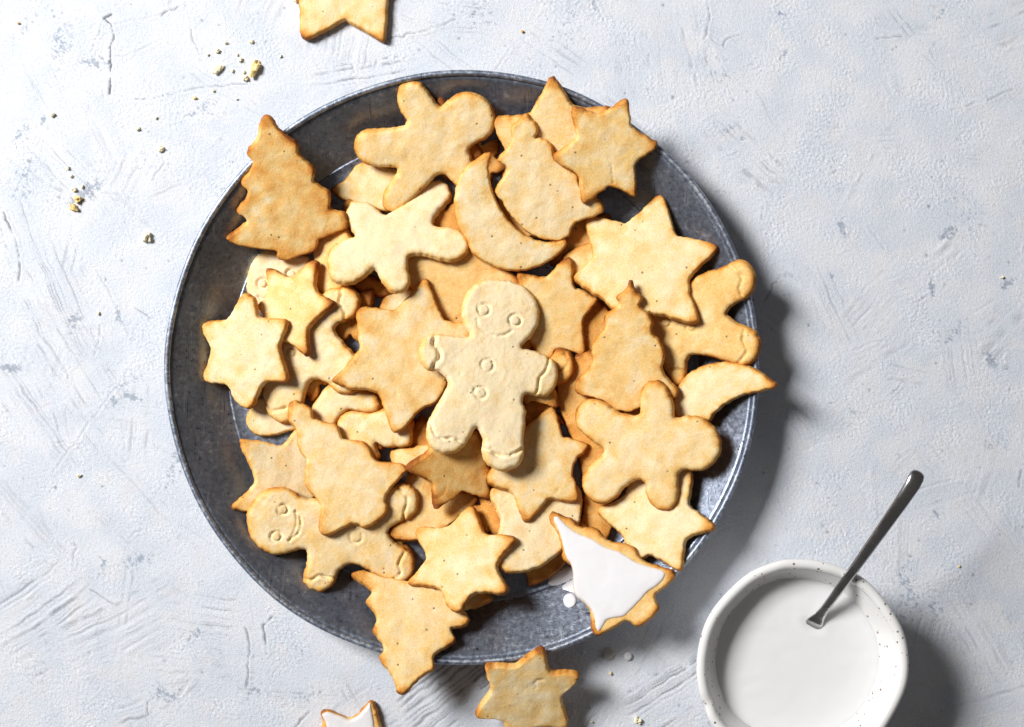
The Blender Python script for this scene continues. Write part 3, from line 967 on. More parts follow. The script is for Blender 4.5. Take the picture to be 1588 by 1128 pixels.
# lowest layer
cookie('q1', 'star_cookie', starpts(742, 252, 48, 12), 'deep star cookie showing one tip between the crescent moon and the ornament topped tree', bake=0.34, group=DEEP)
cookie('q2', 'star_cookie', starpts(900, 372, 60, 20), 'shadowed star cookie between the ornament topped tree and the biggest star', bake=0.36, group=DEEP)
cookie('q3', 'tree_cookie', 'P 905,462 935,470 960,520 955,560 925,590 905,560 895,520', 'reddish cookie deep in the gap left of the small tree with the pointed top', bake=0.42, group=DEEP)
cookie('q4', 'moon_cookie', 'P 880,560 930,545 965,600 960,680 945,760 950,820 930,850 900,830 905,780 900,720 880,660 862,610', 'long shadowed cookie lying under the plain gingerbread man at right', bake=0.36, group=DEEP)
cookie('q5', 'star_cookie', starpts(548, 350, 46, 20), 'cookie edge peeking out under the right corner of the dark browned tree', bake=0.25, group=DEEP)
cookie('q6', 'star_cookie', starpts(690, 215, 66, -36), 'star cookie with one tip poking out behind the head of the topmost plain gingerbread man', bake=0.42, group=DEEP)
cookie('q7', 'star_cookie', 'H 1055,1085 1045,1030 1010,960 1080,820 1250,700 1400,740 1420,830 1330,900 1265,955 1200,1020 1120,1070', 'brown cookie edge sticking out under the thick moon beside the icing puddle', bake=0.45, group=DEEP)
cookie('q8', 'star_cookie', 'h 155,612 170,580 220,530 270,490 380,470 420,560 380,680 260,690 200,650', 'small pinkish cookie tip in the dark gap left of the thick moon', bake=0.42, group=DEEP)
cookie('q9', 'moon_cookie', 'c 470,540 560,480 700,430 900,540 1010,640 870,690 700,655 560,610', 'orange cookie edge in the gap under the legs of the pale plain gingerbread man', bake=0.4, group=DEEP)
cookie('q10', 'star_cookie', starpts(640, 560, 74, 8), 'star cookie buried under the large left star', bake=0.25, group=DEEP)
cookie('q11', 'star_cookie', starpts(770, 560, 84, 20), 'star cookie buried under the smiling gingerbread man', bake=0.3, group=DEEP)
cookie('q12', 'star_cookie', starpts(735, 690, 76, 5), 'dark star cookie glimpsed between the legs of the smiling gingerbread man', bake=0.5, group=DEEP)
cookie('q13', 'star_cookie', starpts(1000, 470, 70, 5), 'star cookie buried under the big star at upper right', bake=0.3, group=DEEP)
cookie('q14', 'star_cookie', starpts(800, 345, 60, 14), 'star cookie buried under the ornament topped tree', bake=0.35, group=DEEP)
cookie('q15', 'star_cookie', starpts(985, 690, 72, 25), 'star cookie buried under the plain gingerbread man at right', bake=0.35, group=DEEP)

for i, (x, y, r, d, b) in enumerate([(572, 640, 62, 10, .36), (655, 690, 46, 30, .5), (548, 490, 52, 5, .42), (478, 575, 50, 20, .3), (765, 800, 44, 10, .5), (838, 640, 40, 25, .48), (690, 360, 60, 0, .4), (600, 850, 46, 15, .4)]):  # added filler cookies, coloured dark to deepen the shade in the gaps
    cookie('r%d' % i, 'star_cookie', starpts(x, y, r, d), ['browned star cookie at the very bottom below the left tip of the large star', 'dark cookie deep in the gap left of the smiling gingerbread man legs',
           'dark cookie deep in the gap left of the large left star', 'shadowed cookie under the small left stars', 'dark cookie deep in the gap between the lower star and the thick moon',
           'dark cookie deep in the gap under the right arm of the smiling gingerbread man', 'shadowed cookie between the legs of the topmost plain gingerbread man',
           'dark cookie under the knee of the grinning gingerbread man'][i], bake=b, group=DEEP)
cookie('moon_l', 'moon_cookie', 'a 230,465 165,520 105,610 85,690 110,770 170,840 260,875 340,882 450,860 560,822 660,795 740,720 700,560 560,470 400,430 300,440',
       'pale rounded cookie lying flat on the tin at the left, below the light star', bake=0.06, edge=0.7)
cookie('star_up', 'star_cookie', 'A 1030,770 1062,740 1110,710 1150,660 1190,618 1260,605 1360,640 1500,700 1480,860 1400,900 1300,892 1215,868 1120,835 1060,805',
       'pale star cookie lying under the left legs of the topmost plain gingerbread man', bake=0.13)
cookie('slab39', 'star_cookie', 'D 935,-40 1010,-90 1110,-70 1165,50 1140,200 1100,300 1010,330 950,300 942,150', 'browned cookie between the dark tree and the pale plain gingerbread man', bake=0.3)
cookie('slab40', 'star_cookie', 'c 815,830 872,690 960,640 1150,560 1260,600 1170,800 990,900', 'pale cookie tip between the large left star and the pale gingerbread man above it', bake=0.12)
cookie('slab37', 'star_cookie', 'E 330,90 500,50 700,30 850,130 955,200 1000,240 1003,275 920,320 780,430 690,500 590,495 500,440 400,330 330,220',
       'broad tan cookie lying flat under the crescent moon, above the smiling face', bake=0.32)
cookie('moon_s', 'moon_cookie', 'P 872,397 880,391 891,385 904,380 915,378 940,385 955,400 940,425 915,440 890,440 880,420', 'thin moon cookie edge behind the small star, under the big star at upper right', bake=0.25)
cookie('hand_deep', 'gingerbread_man', 'f 420,260 500,150 620,190 680,280 703,370 680,470 620,540 500,585 300,600 150,500 250,350',
       'arm of a gingerbread man in deep shade just right of the smiling figure', bake=0.4, features=[('line', 'f 590,220 640,300 600,380 500,430')])
cookie('tip44', 'star_cookie', 'f 90,830 60,720 150,600 350,500 450,610 480,700 515,812 490,828 400,805 300,775 220,755 160,770 120,812',
       'brown star tip poking out below the right arm of the smiling gingerbread man', bake=0.34)
cookie('moon26', 'moon_cookie', 'H 235,790 270,735 330,690 340,600 330,500 345,435 380,420 480,480 560,530 640,530 752,570 755,590 720,640 640,700 560,760 480,802 400,826 300,824 250,806',
       'shaded moon cookie lying under the brown star and above the lower star', bake=0.3)
cookie('tip25', 'star_cookie', 'H 258,300 290,284 380,275 460,262 580,270 580,400 460,450 350,405 272,385', 'pale cookie corner with a dark speck left of the brown star', bake=0.16)
cookie('man27c', 'gingerbread_man', 'b 860,560 1000,580 1150,640 1208,690 1203,800 1195,900 1188,970 1140,995 1000,1003 880,1003 820,968 786,955 778,990 800,1060 826,1110 810,1160 740,1170 660,1110 560,1010 440,930 340,850 322,750 350,660 450,590 600,600 740,600',
       'pale cookie with a stubby leg lying below the lowest point of the large left star', bake=0.13)
cookie('man27', 'gingerbread_man', 'b 200,300 100,430 20,560 25,640 60,700 110,790 200,830 290,760 330,700 400,605 470,562 560,580 650,602 740,605 810,580 837,530 825,450 790,395 720,370 620,340 500,300 380,250 280,240',
       'pale plain gingerbread man, one arm showing under the left point of the large star', bake=0.10)
cookie('man_face', 'gingerbread_man', 'D 700,75 640,62 600,95 560,150 540,210 533,280 550,340 590,385 640,420 690,470 800,520 950,480 980,350 920,270 905,200 905,140 880,100 820,92 760,80',
       'very pale gingerbread man face peeking out below the dark browned tree', bake=0.0, edge=0.4,
       features=[('eye', 'D 627,262', 7.2), ('eye', 'D 795,207', 7.2), ('line', 'D 600,335 625,355 650,348 665,325', 1.5, 2.2)], g=2.2)
cookie('man28', 'gingerbread_man', 'D 1080,285 1130,280 1175,310 1197,360 1185,420 1155,465 1120,478 1075,495 1050,520 1060,560 1100,610 1150,660 1180,700 1190,790 1190,870 1150,905 1090,905 1040,880 1020,852 980,830 940,822 905,835 885,880 868,940 860,985 830,1040 780,1075 720,1070 680,1040 655,1010 640,960 635,900 640,840 640,780 650,720 690,680 680,600 700,540 760,500 830,480 900,470 940,420 960,350 1010,300',
       'tan gingerbread man lying half under the small left stars, one creased hand raised', bake=0.14,
       features=[('line', 'D 1088,290 1092,325 1080,365 1100,410 1112,440 1108,480', 1.8, 3.5), ('line', 'D 640,950 665,985 690,1003 730,1000 770,985', 1.8, 3.5),
                 ('line', 'D 1015,850 1045,838 1110,862 1170,880', 1.6, 3.0), ('eye', 'D 800,668', 7.0)], g=2.3)
cookie('star23', 'star_cookie', 'G 492,236 520,235 600,245 660,255 730,270 760,250 800,195 860,150 900,200 920,350 960,450 900,600 760,640 640,690 560,665 530,660 490,650 445,632 455,612 510,562 560,512 578,470 560,410 530,345 500,285',
       'light crumbly star lying flat at lower left under the leaning tree', bake=0.12, edge=0.8)
cookie('tree20', 'tree_cookie', 'J 395,240 400,265 450,295 490,325 510,345 500,375 478,405 490,430 520,460 540,500 530,545 517,570 540,610 570,645 580,690 558,735 575,770 610,805 635,850 650,900 660,933 690,948 725,925 760,880 810,840 860,810 877,785 870,740 880,715 930,680 985,650 997,625 980,590 975,565 1020,555 1070,535 1080,505 1060,470 1045,455 1120,440 1200,405 1218,385 1200,362 1100,335 1000,320 900,300 880,250 780,240 760,280 600,265 520,240 440,225',
       'tree cookie hanging point down over the bottom rim of the plate', bake=0.2, edge=0.95)
cookie('moon17', 'moon_cookie', 'h 150,190 180,150 300,130 500,60 800,20 1050,60 1180,140 1218,230 1220,340 1205,450 1175,580 1100,740 1000,860 880,960 740,1050 600,1105 440,1130 330,1120 260,1060 230,950 230,800 240,680 268,590 270,520 240,430 200,340 155,250',
       'thick pale moon cookie left of the iced tree', bake=0.11, edge=0.7)
cookie('star24', 'star_cookie', 'H 335,390 380,350 440,310 470,270 465,200 460,130 540,165 640,190 745,168 770,220 780,320 820,405 815,430 805,470 815,520 818,570 790,572 720,550 650,530 620,560 560,600 500,635 490,610 485,550 480,490 465,470 410,445 350,415',
       'dark brown star right under the feet of the smiling gingerbread man', bake=0.36, edge=1.5)
cookie('star5', 'star_cookie', 'B 1190,103 1175,115 1150,165 1110,235 1062,312 1030,325 940,332 862,340 850,365 865,420 890,475 915,530 925,620 900,700 950,760 1050,740 1140,760 1240,920 1330,900 1370,800 1400,740 C 460,700 480,640 430,500 400,440 380,380 405,300 405,283 330,280 250,285 185,262 130,180 95,130 70,100',
       'large star whose top point juts over the upper rim, under the upper right star', bake=0.22)
cookie('man2', 'gingerbread_man', 'B 350,135 310,150 288,200 290,250 310,310 345,360 330,385 280,400 200,408 120,410 70,430 38,475 35,520 55,570 90,605 150,625 240,630 285,637 285,660 250,710 215,770 200,830 210,870 240,890 290,885 340,850 400,800 450,745 490,700 530,674 570,675 600,705 630,740 660,795 700,805 740,770 745,700 725,600 705,540 712,515 745,490 800,465 840,420 857,370 850,310 825,260 780,220 720,197 660,200 610,220 570,255 540,280 520,270 490,230 450,170 420,140 385,132',
       'plain gingerbread man seen from the back, topmost in the heap by the upper rim', bake=0.18, edge=0.8)
cookie('tree1', 'tree_cookie', 'A 650,325 690,355 715,400 750,430 800,465 830,490 832,540 850,565 895,605 928,635 925,680 922,710 960,735 1005,765 1023,790 1020,830 1017,865 1060,885 1105,900 1128,950 1118,985 1060,1010 1000,1035 955,1050 945,1090 D 930,65 870,88 800,108 750,122 715,110 708,70 640,55 560,45 480,28 425,8 A 410,1045 440,1020 500,975 535,945 525,925 490,905 475,880 490,855 530,810 540,770 515,745 500,720 515,690 550,650 570,610 560,580 537,555 540,525 565,500 595,450 605,400 620,350',
       'dark browned tree cookie leaning over the upper left rim', bake=0.33, edge=0.95, blotch=2.4)
cookie('man10', 'gingerbread_man', 'F 1170,125 1130,130 1100,150 1040,175 970,195 900,230 850,270 760,330 700,400 640,440 600,500 600,600 640,680 700,720 740,790 770,840 800,862 840,840 850,780 855,710 870,680 910,675 980,685 1060,705 1140,730 1190,740 1240,720 1275,670 1285,610 1260,550 1210,515 1160,495 1110,465 1085,440 1100,410 1150,370 1190,350 1230,320 1255,260 1250,200 1215,145',
       'gingerbread man with creased feet pointing over the right rim, under the big star', bake=0.29, edge=0.9,
       features=[('line', 'F 1105,155 1160,190 1188,230 1172,290 1190,345', 1.8, 3.5), ('line', 'F 1200,525 1190,580 1215,650 1180,705 1155,730', 1.8, 3.5),
                 ('line', 'F 725,790 750,765 780,755 845,772', 1.6, 3.0), ('button', 'F 890,512', 8.0), ('button', 'F 738,485', 8.0)], g=2.3)
cookie('moon11', 'moon_cookie', 'F 1382,855 1330,810 1270,770 1200,740 1130,722 1050,722 960,740 890,775 830,825 790,900 770,980 800,1050 880,1075 970,1060 988,1063 1020,1022 1080,970 1150,930 1230,905 1310,885 1378,870',
       'crescent moon cookie whose tip juts over the right rim', bake=0.13)
cookie('star29', 'star_cookie', 'D 662,178 690,180 740,205 790,228 820,215 860,180 905,145 935,133 957,140 955,190 945,250 945,300 975,330 1020,355 1057,380 1045,400 990,440 935,490 905,530 900,580 905,640 900,680 885,688 850,660 800,620 765,605 730,618 690,645 658,625 655,560 650,500 630,440 605,405 620,380 655,345 665,300 660,240 655,195',
       'small browned star between the pale face and the large left star', bake=0.23, edge=1.1)
cookie('star30', 'star_cookie', 'D 520,322 500,345 470,400 440,450 420,472 370,478 310,485 283,505 285,545 310,590 332,640 325,690 300,760 288,810 300,832 350,845 410,850 435,865 455,910 485,960 520,985 565,990 585,965 605,910 630,860 650,838 710,832 765,830 782,815 770,760 745,690 735,640 745,590 770,530 780,490 765,475 700,468 640,465 610,455 600,410 585,350 560,330',
       'light star farthest left on the plate, propped over the dark wall', bake=0.08, edge=0.9)
cookie('star34', 'star_cookie', 'E 55,420 75,403 130,405 200,415 265,420 300,390 360,330 410,270 440,238 458,240 480,300 505,370 530,430 555,475 600,490 690,495 730,520 710,600 650,700 600,790 580,830 570,870 540,920 510,955 490,970 440,990 400,1020 380,1040 330,1100 290,1130 265,1132 245,1110 230,1060 210,1000 195,950 170,910 130,890 62,882 2,880 -68,850 -93,835 -83,810 -38,770 12,710 47,670 65,640 60,580 50,500 47,440',
       'large golden star left of the smiling gingerbread man', bake=0.2, edge=0.85, blotch=1.5)
cookie('man32', 'gingerbread_man', 'B 500,720 470,722 430,745 395,785 370,830 330,855 270,890 215,920 195,915 165,880 120,850 60,842 15,845 A 1130,870 1112,905 1120,960 1150,1010 1168,1042 1120,1060 1060,1090 D 1060,30 1020,70 1005,130 1010,190 1030,240 1070,265 1130,270 1190,250 1240,215 1275,185 1295,195 1310,230 1340,275 1370,310 1400,322 1440,315 1475,285 E 355,230 350,200 345,140 352,110 400,98 470,110 540,130 600,135 660,120 700,70 B 700,1085 690,1060 660,1020 620,1000 570,990 530,990 495,980 495,950 530,900 570,860 600,820 597,780 570,740 530,718',
       'very pale plain gingerbread man seen from the back, left of the crescent moon', bake=0.02, edge=0.75)
cookie('tree8', 'tree_cookie', 'B 1050,325 1065,350 1090,370 1105,405 1100,440 1092,455 1130,465 1165,480 1190,505 1195,540 1200,570 1215,590 1260,620 1310,650 1340,680 1345,720 1370,760 1400,800 1440,805 1470,830 1490,865 1480,895 1440,915 1380,935 1330,950 1305,980 1295,1020 1270,1045 1210,1060 1150,1052 1095,1036 1050,1010 1014,982 978,944 945,905 922,872 905,836 870,800 860,765 875,735 905,690 925,650 918,620 890,605 870,590 880,570 920,530 945,490 958,460 950,430 955,395 985,370 1010,340 1030,318',
       'tree cookie with a round ornament top, between the crescent moon and the upper right star', bake=0.15, edge=0.8)
cookie('moon33', 'moon_cookie', 'B 828,550 790,565 745,590 690,630 650,690 628,770 620,850 630,920 650,990 690,1060 E 730,90 780,125 850,160 920,183 980,188 1050,180 1130,150 1200,110 1250,65 1277,20 1262,5 B 1220,1070 1150,1075 1090,1060 1020,1025 960,975 905,910 865,840 835,760 820,690 818,620 832,560',
       'crescent moon cookie lying open to the upper right, above the smiling face', bake=0.11, edge=0.95, erode=1.0, sink=-5)
cookie('star9', 'star_cookie', 'C 258,920 300,925 370,940 440,955 495,965 530,940 590,890 650,830 690,805 710,812 735,860 755,930 775,1000 795,1040 850,1050 930,1065 1000,1085 1033,1110 F 1010,95 950,150 890,210 865,250 870,310 890,380 915,450 918,485 880,498 800,480 720,455 650,445 600,440 540,442 470,445 410,410 370,365 310,330 250,290 200,250 190,225 225,190 280,140 300,110 295,60 280,0 C 265,1000 255,940',
       'biggest star of the heap, at upper right beside the rim', bake=0.16, edge=0.95)
cookie('star36', 'star_cookie', 'E 990,205 1010,202 1080,215 1150,225 1165,220 1200,180 1250,130 1285,110 1305,130 1312,190 1312,260 1325,285 1380,305 1430,335 1455,350 1440,380 1400,430 1370,465 1370,520 1380,600 1385,650 1365,675 1310,660 1240,640 1210,650 1190,690 1160,710 1110,680 1060,600 1020,540 1010,470 1020,400 1000,310 990,240',
       'tan star close behind the head of the smiling gingerbread man, on its right', bake=0.24, edge=0.95)
cookie('star7', 'star_cookie', 'C 498,236 510,270 515,330 525,390 560,420 620,455 672,490 665,520 610,560 560,595 545,620 548,680 550,760 545,798 525,797 480,770 420,745 385,745 350,770 300,810 250,840 235,825 228,770 220,700 205,670 160,640 110,615 72,585 75,560 110,530 170,490 205,455 200,420 185,360 178,300 185,275 215,280 270,300 330,320 370,305 420,275 465,245',
       'star at the upper right with one point over the rim and a fine crack', bake=0.22, edge=1.0,
       features=[('line', 'C 408,600 412,650 418,720', 0.9, 1.4)])
cookie('tree12', 'tree_cookie', 'F 515,243 510,260 500,290 470,310 445,340 455,380 430,400 390,430 370,460 375,500 370,525 330,570 300,620 295,660 300,720 265,770 215,820 195,870 220,905 290,920 350,935 385,960 400,990 450,1000 520,1005 575,985 620,960 700,960 760,930 795,915 803,890 780,855 740,815 710,770 705,740 718,690 715,640 690,590 660,560 645,520 650,480 630,440 590,405 575,380 590,340 560,310 540,280 530,245',
       'slim tree cookie with a pointed top, upright below the biggest star', bake=0.25, edge=1.05)
cookie('star14', 'star_cookie', 'I 335,655 360,630 430,600 490,560 520,500 570,430 700,400 830,405 880,425 885,480 875,560 870,620 900,650 960,690 1010,735 1015,760 960,780 890,800 850,825 840,880 830,960 822,1000 800,1003 740,965 680,930 640,912 600,930 560,945 530,920 500,850 470,790 425,748 370,705',
       'pale star at the lower right, under the feet of the plain gingerbread man', bake=0.11, edge=0.8)
cookie('man13', 'gingerbread_man', 'I 580,20 575,85 545,95 480,85 420,55 360,15 310,0 255,10 215,45 200,100 215,160 260,210 330,260 370,295 350,330 300,370 260,420 240,470 250,530 280,575 330,605 390,600 440,570 490,510 540,475 590,468 610,490 615,540 640,600 670,630 715,648 765,635 795,590 800,530 800,460 805,425 830,410 900,415 960,405 1010,370 1045,310 1050,250 1030,190 990,140 930,105 860,95 800,110 780,105 775,40 765,0 750,-40 720,-90 690,-108 650,-108 610,-90 585,-50',
       'plain gingerbread man seen from the back, at the right of the heap', bake=0.18, edge=0.95)
cookie('star16', 'star_cookie', 'H 1190,40 1160,60 1110,100 1060,140 1035,165 1000,200 930,235 870,265 865,330 850,390 825,420 810,470 815,495 870,515 940,540 965,565 985,620 1010,680 1030,715 1055,710 1090,670 1140,610 1170,582 1220,590 1290,600 1335,595 1340,570 1325,500 1308,430 1310,390 1340,340 1385,300 1398,270 1375,255 1310,235 1255,220 1240,190 1225,130 1205,60',
       'star below the right leg of the smiling gingerbread man, above the iced tree', bake=0.18, edge=0.95)
cookie('man21', 'gingerbread_man', 'G 700,512 640,530 580,580 540,640 530,700 540,770 570,835 620,885 680,910 740,908 800,890 850,875 875,885 880,920 870,980 855,1040 857,1082 887,1117 932,1134 982,1127 1027,1092 1047,1047 1062,1012 1102,977 1152,967 1202,987 1262,1022 1332,1062 1392,1082 1442,1082 1482,1047 1507,992 1507,947 1487,902 1452,877 1402,847 1362,805 1352,785 1363,762 1378,745 1428,715 1473,700 1518,660 1538,600 1528,540 1498,505 1448,490 1380,520 1300,560 1150,600 1000,590 930,580 880,577 840,560 800,530 760,515',
       'gingerbread man with a wide crescent grin lying sideways at lower left', bake=0.16, edge=0.9,
       features=[('eye', 'G 742,642', 7.6), ('eye', 'G 702,800', 7.6), ('button', 'G 1168,800', 9.6),
                 ('line', 'G 815,652 838,680 848,715 842,755 820,792 778,822', 1.6, 3.2), ('line', 'G 815,655 822,690 822,730 808,770 778,820', 1.3, 1.8),
                 ('line', 'G 862,1048 900,1055 960,1025 1000,1038 1042,1045', 1.8, 3.4), ('line', 'G 1450,895 1420,955 1428,1010 1385,1050 1335,1062', 1.8, 3.4),
                 ('line', 'G 1403,512 1448,550 1473,590 1455,640 1448,700', 1.8, 3.4)], g=2.2)
cookie('tree22', 'tree_cookie', 'G 785,20 775,80 780,130 815,165 830,200 830,260 850,310 880,350 880,400 875,450 880,500 900,540 940,580 965,620 965,680 955,740 965,785 1000,795 1040,780 1090,755 1140,730 1180,730 1215,748 1260,735 1310,700 1350,660 1350,620 1340,590 1350,555 1400,490 1450,440 1468,410 1445,385 1380,370 1300,365 1270,340 1255,300 1230,260 1190,245 1130,240 1090,225 1075,195 1060,150 1020,140 950,125 920,110 915,80 890,40 850,25 815,10',
       'tree cookie lying across the body of the grinning gingerbread man', bake=0.17, edge=0.9)
cookie('star19', 'star_cookie', 'H 715,630 690,645 640,700 590,745 550,755 480,752 410,757 398,780 415,830 450,890 460,930 430,980 380,1040 352,1070 370,1090 440,1095 510,1105 545,1120 J 945,400 975,445 1010,468 1045,455 1070,410 1105,365 1150,352 1230,357 1295,357 1310,340 1290,290 1255,230 1250,190 1280,140 1330,80 1357,45 1340,22 H 900,795 820,795 790,770 765,690 740,640',
       'star at the bottom of the heap beside the feet of the grinning gingerbread man', bake=0.17, edge=0.95)
cookie('man35', 'gingerbread_man', 'E 830,243 770,252 715,290 680,340 662,410 668,480 690,530 710,555 705,575 650,575 600,570 540,562 500,560 450,575 420,610 410,660 420,720 450,760 490,775 510,768 545,790 575,820 580,860 555,910 520,970 490,1020 465,1080 H 455,185 460,240 490,285 540,310 590,315 635,305 665,280 700,230 745,165 765,185 785,240 780,290 785,340 820,385 870,412 920,415 975,395 1010,350 1022,300 1018,250 1025,180 1030,110 1025,40 E 1015,970 1015,930 1030,910 1070,912 1110,922 1160,915 1195,880 1218,820 1218,760 1195,715 1160,690 1100,665 1040,650 1010,640 1010,620 1040,595 1080,550 1105,490 1110,430 1095,370 1060,315 1010,275 950,255 890,245',
       'pale smiling gingerbread man with two buttons, on top in the middle of the heap', bake=0.0, edge=0.5,
       features=[('eye', 'E 785,420', 9.0), ('eye', 'E 966,482', 8.6), ('button', 'E 806,745', 9.0), ('button', 'E 764,905', 9.2),
                 ('line', 'E 748,478 752,515 790,550 850,572 905,568 948,545', 1.6, 2.3), ('line', 'E 503,562 492,620 520,660 526,700 497,740 490,772', 2.6, 4.2),
                 ('line', 'E 1168,700 1150,770 1108,825 1102,880 1090,915', 1.7, 3.2), ('line', 'H 470,120 480,165 500,205 540,232 600,232 640,245 670,268', 1.7, 3.2),
                 ('line', 'H 783,285 820,310 880,338 950,325 1020,288', 1.9, 3.6), ('line', 'H 828,292 850,315 880,325', 2.0, 1.8)], g=2.0)
cookie('tree15', 'tree_cookie', 'K 440,-122 425,-95 432,-60 470,-10 485,40 500,90 505,150 530,175 560,195 572,230 570,290 575,350 600,385 640,425 662,455 668,500 670,560 690,592 720,595 760,575 820,540 860,515 890,520 920,540 960,540 1000,510 1040,475 1058,435 1045,395 1040,370 1080,330 1130,290 1158,250 1148,222 1076,198 996,173 951,138 916,83 846,58 771,48 746,28 716,-12 666,-32 606,-32 581,-47 556,-82 506,-97 461,-122',
       'tree cookie covered in dripping white icing at the lower right rim', bake=0.3, edge=0.8,
       top='K 453,-92 480,-92 510,-62 545,-32 590,0 640,20 690,42 730,68 770,90 830,108 880,136 930,168 990,192 1060,210 1105,235 1098,270 1060,310 1000,352 960,397 910,450 860,492 800,503 765,515 742,550 718,580 698,560 688,500 668,450 628,408 585,372 570,340 566,280 565,230 551,185 527,150 512,100 497,40 477,-20 455,-60')

# cookies lying on the tabletop
cookie('out_top', 'star_cookie', 't 185,100 190,250 195,400 220,440 290,460 340,435 450,380 560,320 660,260 720,240 780,275 900,340 1020,410 1120,470 1165,482 1185,450 1195,330 1205,180 1215,20 1245,-80 1330,-220 1290,-300 1150,-330 980,-350 860,-420 740,-560 690,-565 590,-450 480,-360 330,-335 160,-320 85,-280 110,-190 165,-60',
       'pale star lying alone on the table, cut by the top edge of the picture', bake=0.17, edge=1.0, cap=0.1)
cookie('out_star', 'star_cookie', 'K 375,658 340,670 290,705 230,750 190,757 110,752 60,755 48,775 60,830 75,890 65,925 30,970 -5,1030 -8,1055 30,1065 110,1070 150,1085 165,1128 180,1180 220,1195 270,1150 330,1115 400,1110 470,1115 520,1110 527,1085 510,1020 490,960 495,930 540,890 585,840 592,815 570,800 500,795 440,795 415,780 405,730 395,680',
       'golden star leaning against the bottom rim of the plate', bake=0.17, edge=0.9, tilt=(-0.05, -0.42), erode=1.2, blotch=1.6,
       features=[('line', 'K 345,880 335,850 345,835 380,835', 1.4, 1.1)])
cookie('out_iced', 'star_cookie', 'J 218,1048 230,1030 270,1035 330,1060 385,1080 420,1060 470,1010 505,978 525,985 540,1020 555,1080 572,1140 600,1180 690,1225 700,1255 650,1285 580,1310 560,1400 530,1425 500,1420 440,1350 380,1345 260,1390 230,1385 230,1340 250,1290 230,1250 135,1200 125,1175 150,1150 220,1130 225,1090',
       'star with white icing lying on the table, cut by the bottom edge of the picture', bake=0.30, edge=0.9, cap=0.1,
       top='J 221,1056 245,1042 332,1066 387,1086 424,1066 474,1018 502,988 514,1020 526,1090 540,1160 580,1200 640,1240 560,1290 540,1370 510,1390 450,1325 380,1322 270,1360 262,1330 275,1290 250,1235 180,1190 245,1145 240,1100')

# ------------------------------------------------------------------ spilled icing
def blob(name, text, z, label, mat, thick=4.0, parent=None, group=None, dome=2.5):
    img = spline(W(text), 2.0)
    uv = (img - (CX, CY)) * (1 - z(0, 0) / H if callable(z) else 1 - z / H)
    if callable(z):
        for _ in range(3):
            zz = np.array([z(a, b) for a, b in uv]); uv = (img - (CX, CY)) * (1 - zz / H)[:, None]
    u0, v0 = uv.mean(0)
    P = np.column_stack([uv[:, 0] - u0, -(uv[:, 1] - v0)])
    v, f, _ = slab(P, thick, g=2.2, top_r=thick * 0.95, dome=dome, dome_w=8, rough=0.3, seed=7, side_in=0.2)
    if callable(z):
        for q in v:
            q[2] += float(z(u0 + q[0], v0 - q[1]))
        z0 = float(z(u0, v0)); v[:, 2] -= z0
    else: z0 = z
    me = bpy.data.meshes.new(name); me.from_pydata((v * S).tolist(), [], f)
    me.polygons.foreach_set('use_smooth', [len(p.vertices) < 5 for p in me.polygons]); me.update()
    o = link(name, me, mat)
    o.location = (u0 * S, -v0 * S, (z0 + 0.1) * S)
    tag(o, label, 'icing', group)
    return o
ph_ = lambda a, b: float(plate_h(np.array(a), np.array(b)))
blob('icing_puddle', 'K 413,262 430,235 470,205 520,185 575,180 640,230 660,300 620,360 590,372 560,352 500,338 445,322 412,295', ph_, 'small white icing puddle on the tin beside the iced tree', M_ICING, 5.0)
# the icing in the bowl: slightly swirled, drawn up where it meets the wall and dented round the spoon
th_ = np.linspace(0, math.tau, 170, endpoint=False)
rr_ = np.array([hand(ri + 1.6, LZ, a_, 0)[0] for a_ in th_])
v, f, _ = slab(np.column_stack([rr_ * np.cos(th_), rr_ * np.sin(th_)]), 30.0, g=3.0, top_r=1.0, dome=-2.6, dome_w=5, rough=0.12, seed=3, side_in=0.3)
sp_ = np.array([A.x - bu, A.y + bv])
hd_ = np.array([hd.x, hd.y]); sd_ = np.array([-hd.y, hd.x])
dx_ = (v[:, :2] - sp_) @ hd_; dy_ = (v[:, :2] - sp_) @ sd_
el = np.sqrt(((dx_ + 3) / 12) ** 2 + (dy_ / 17) ** 2)
topm = v[:, 2] > 22
rr2 = np.hypot(v[:, 0] + 18, v[:, 1] + 10); an2 = np.arctan2(v[:, 1] + 10, v[:, 0] + 18)
v[:, 2] += topm * (-1.2 * np.exp(-(el / 0.9) ** 2) + 0.5 * np.exp(-((el - 1.3) / 0.5) ** 2)
                   + 0.10 * bil(N_LOW, v[:, 0] * 0.9, v[:, 1] * 1.5))
v[:, 2] += LZ - 30
me = bpy.data.meshes.new('icing'); me.from_pydata((v * S).tolist(), [], f)
me.polygons.foreach_set('use_smooth', [len(p_.vertices) < 5 for p_ in me.polygons]); me.update()
bi = link('icing', me, M_ICING_BOWL); bi.location = bowl.location
tag(bi, 'pool of glossy white sugar icing filling the speckled bowl', 'icing')

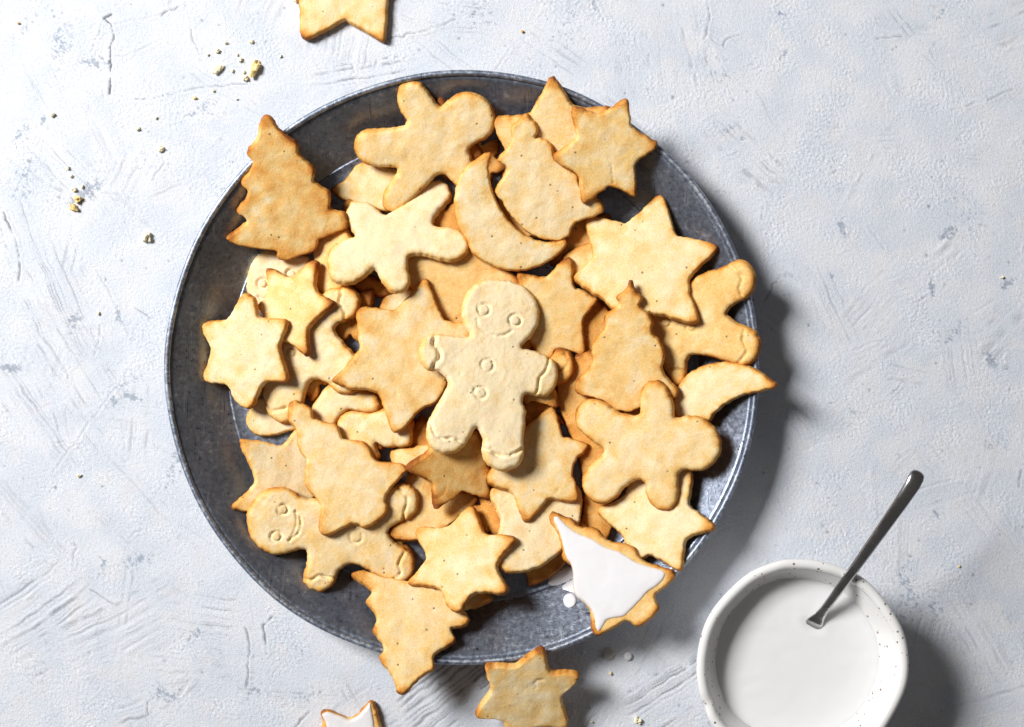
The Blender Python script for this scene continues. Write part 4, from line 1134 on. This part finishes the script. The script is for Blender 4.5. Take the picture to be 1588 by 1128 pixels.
def drop(px, py, r, z, label, mat=M_ICING, flat=0.55):
    th = np.linspace(0, math.tau, 14, endpoint=False)
    pts = np.column_stack([px + r * np.cos(th) * 0.95, py + r * 1.06 * np.sin(th)])
    return blob('icing_drop', ' '.join(['P'] + [f'{a:.2f},{b:.2f}' for a, b in pts]), z, label, mat, max(1.2, r * flat), dome=0.2)
drop(883.6, 931, 11.2, ph_, 'round white icing drop on the tin wall below the puddle')
k_ = NT('thin_clear_icing')
k_.set(Base_Color=(0.62, 0.60, 0.56, 1), Roughness=0.12, Alpha=0.55)
M_THIN = k_.m
drop(943.5, 1014, 9.0, 0.0, 'flat see-through icing spot on the table below the iced tree', M_THIN, 0.22)
drop(974, 1018, 6.4, 0.0, 'small pale icing drop on the table between the iced tree and the bowl', M_ICING, 0.4)
drop(905.5, 1012, 2.8, 0.0, 'tiny icing spatter on the table right below the plate rim', M_ICING, 0.4)

# ------------------------------------------------------------------ crumbs
import bmesh
def crumb(px, py, r, bake, label, group=None, lobes=1, ang=0.0):
    r *= 0.86; bake *= (0.9 if bake > 0.4 else 0.35)
    bm = bmesh.new()
    rr = np.random.default_rng(int(px * 31 + py * 7))
    bmesh.ops.create_icosphere(bm, subdivisions=3 if r > 4 else 2, radius=1.0)
    ph2 = rr.uniform(0, 6.28, 12)
    for v in bm.verts:
        x, y, z = v.co
        k = 1 + 0.20 * math.sin(2.6 * x + 3.1 * y + ph2[0]) + 0.16 * math.sin(4.8 * y - 3.7 * z + ph2[1]) + 0.13 * math.sin(6.5 * z + 5.6 * x + ph2[2]) + rr.normal(0, 0.04)
        if lobes == 2:
            k *= 1 + 0.55 * abs(x) ** 2 - 0.12
        v.co = (x * k * r * (1.25 if lobes == 2 else 1.05), y * k * r * 0.9, max(z * k * r * 0.85, -r * 0.55))
    bmesh.ops.rotate(bm, verts=bm.verts, cent=(0, 0, 0), matrix=Matrix.Rotation(ang if lobes == 2 else rr.uniform(0, 6.28), 3, 'Z'))
    zmin = min(v.co.z for v in bm.verts)
    for v in bm.verts:
        v.co.z -= zmin; v.co *= S
    me = bpy.data.meshes.new('crumb'); bm.to_mesh(me); bm.free()
    me.polygons.foreach_set('use_smooth', [r < 3] * len(me.polygons))
    attr(me, 'brown', np.full(len(me.vertices), bake))
    o = link('crumb', me, M_CRUMB)
    o.location = ((px - CX) * S, -(py - CY) * S, -2.6 * S)
    tag(o, label, 'crumb', group)
    return o
crumb(395.5, 106, 9.0, 0.42, 'largest golden crumb, right of the scatter near the top left star', lobes=2, ang=1.35)
crumb(380.5, 122, 5.0, 0.22, 'pale crumb touching the largest golden crumb from below')
crumb(337.5, 108, 6.0, 0.15, 'pale crumb left of the largest golden crumb', lobes=2, ang=0.5)
crumb(228.5, 368.5, 8.0, 0.2, 'single round pale crumb left of the plate')
crumb(121, 309.5, 6.2, 0.45, 'upper of the two golden crumbs at far left')
crumb(114.5, 323, 6.6, 0.45, 'lower of the two golden crumbs at far left')
crumb(250, 231.5, 5.0, 0.15, 'pale crumb between the dark tree and the left edge')
crumb(122, 738, 3.6, 0.12, 'pale crumb alone at the lower left of the plate')
crumb(989, 1117.5, 6.0, 0.12, 'pale crumb between the leaning star and the bowl')
crumb(951, 1013, 3.0, 0.3, 'yellow crumb stuck in the see-through icing spot')
g1 = 'pale crumbs scattered at the upper left'
for x, y, r, b in [(337, 79, 4.0, .15), (350, 66.6, 3.2, .15), (390, 65, 3.8, .15), (372.5, 93, 4.0, .15), (360, 110, 3.0, .12), (302, 152, 3.0, .5),
                   (331, 141, 2.6, .2), (435, 87, 2.6, .3), (214, 200, 3.8, .15), (242, 183, 2.5, .15), (368, 85, 2.6, .2), (322, 85, 2.4, .2), (459, 1.5, 4, .3),
                   (367, 154, 2.0, .2), (378, 112, 2.6, .2)]:
    crumb(x, y, r, b, 'tiny pale crumb in the scatter of crumbs above the dark browned tree', g1)
g2 = 'pale crumbs at the far left'
for x, y, r, b in [(105, 261, 3.2, .12), (110, 273, 3.2, .12), (114, 294, 4.4, .1), (127, 290, 3.0, .12), (81, 178, 4.2, .1), (152, 486, 3.0, .25), (108, 318, 2.2, .3)]:
    crumb(x, y, r, b, 'tiny pale crumb on the table near the two golden crumbs at far left', g2)
crumb(918, 1120, 2.6, .3, 'tiny crumb right of the leaning star at the bottom')
crumb(1555, 430, 3.0, .35, 'tiny tan crumb near the right edge of the picture')
crumb(1488, 879, 2.4, .45, 'tiny brown crumb right of the spoon handle')
crumb(28, 36, 2.4, .7, 'tiny orange crumb in the top left corner')
crumb(810, 49, 2.6, .8, 'tiny brown crumb above the plate')
crumb(946.5, 1045, 3.2, .4, 'tiny pinkish crumb below the see-through icing spot')
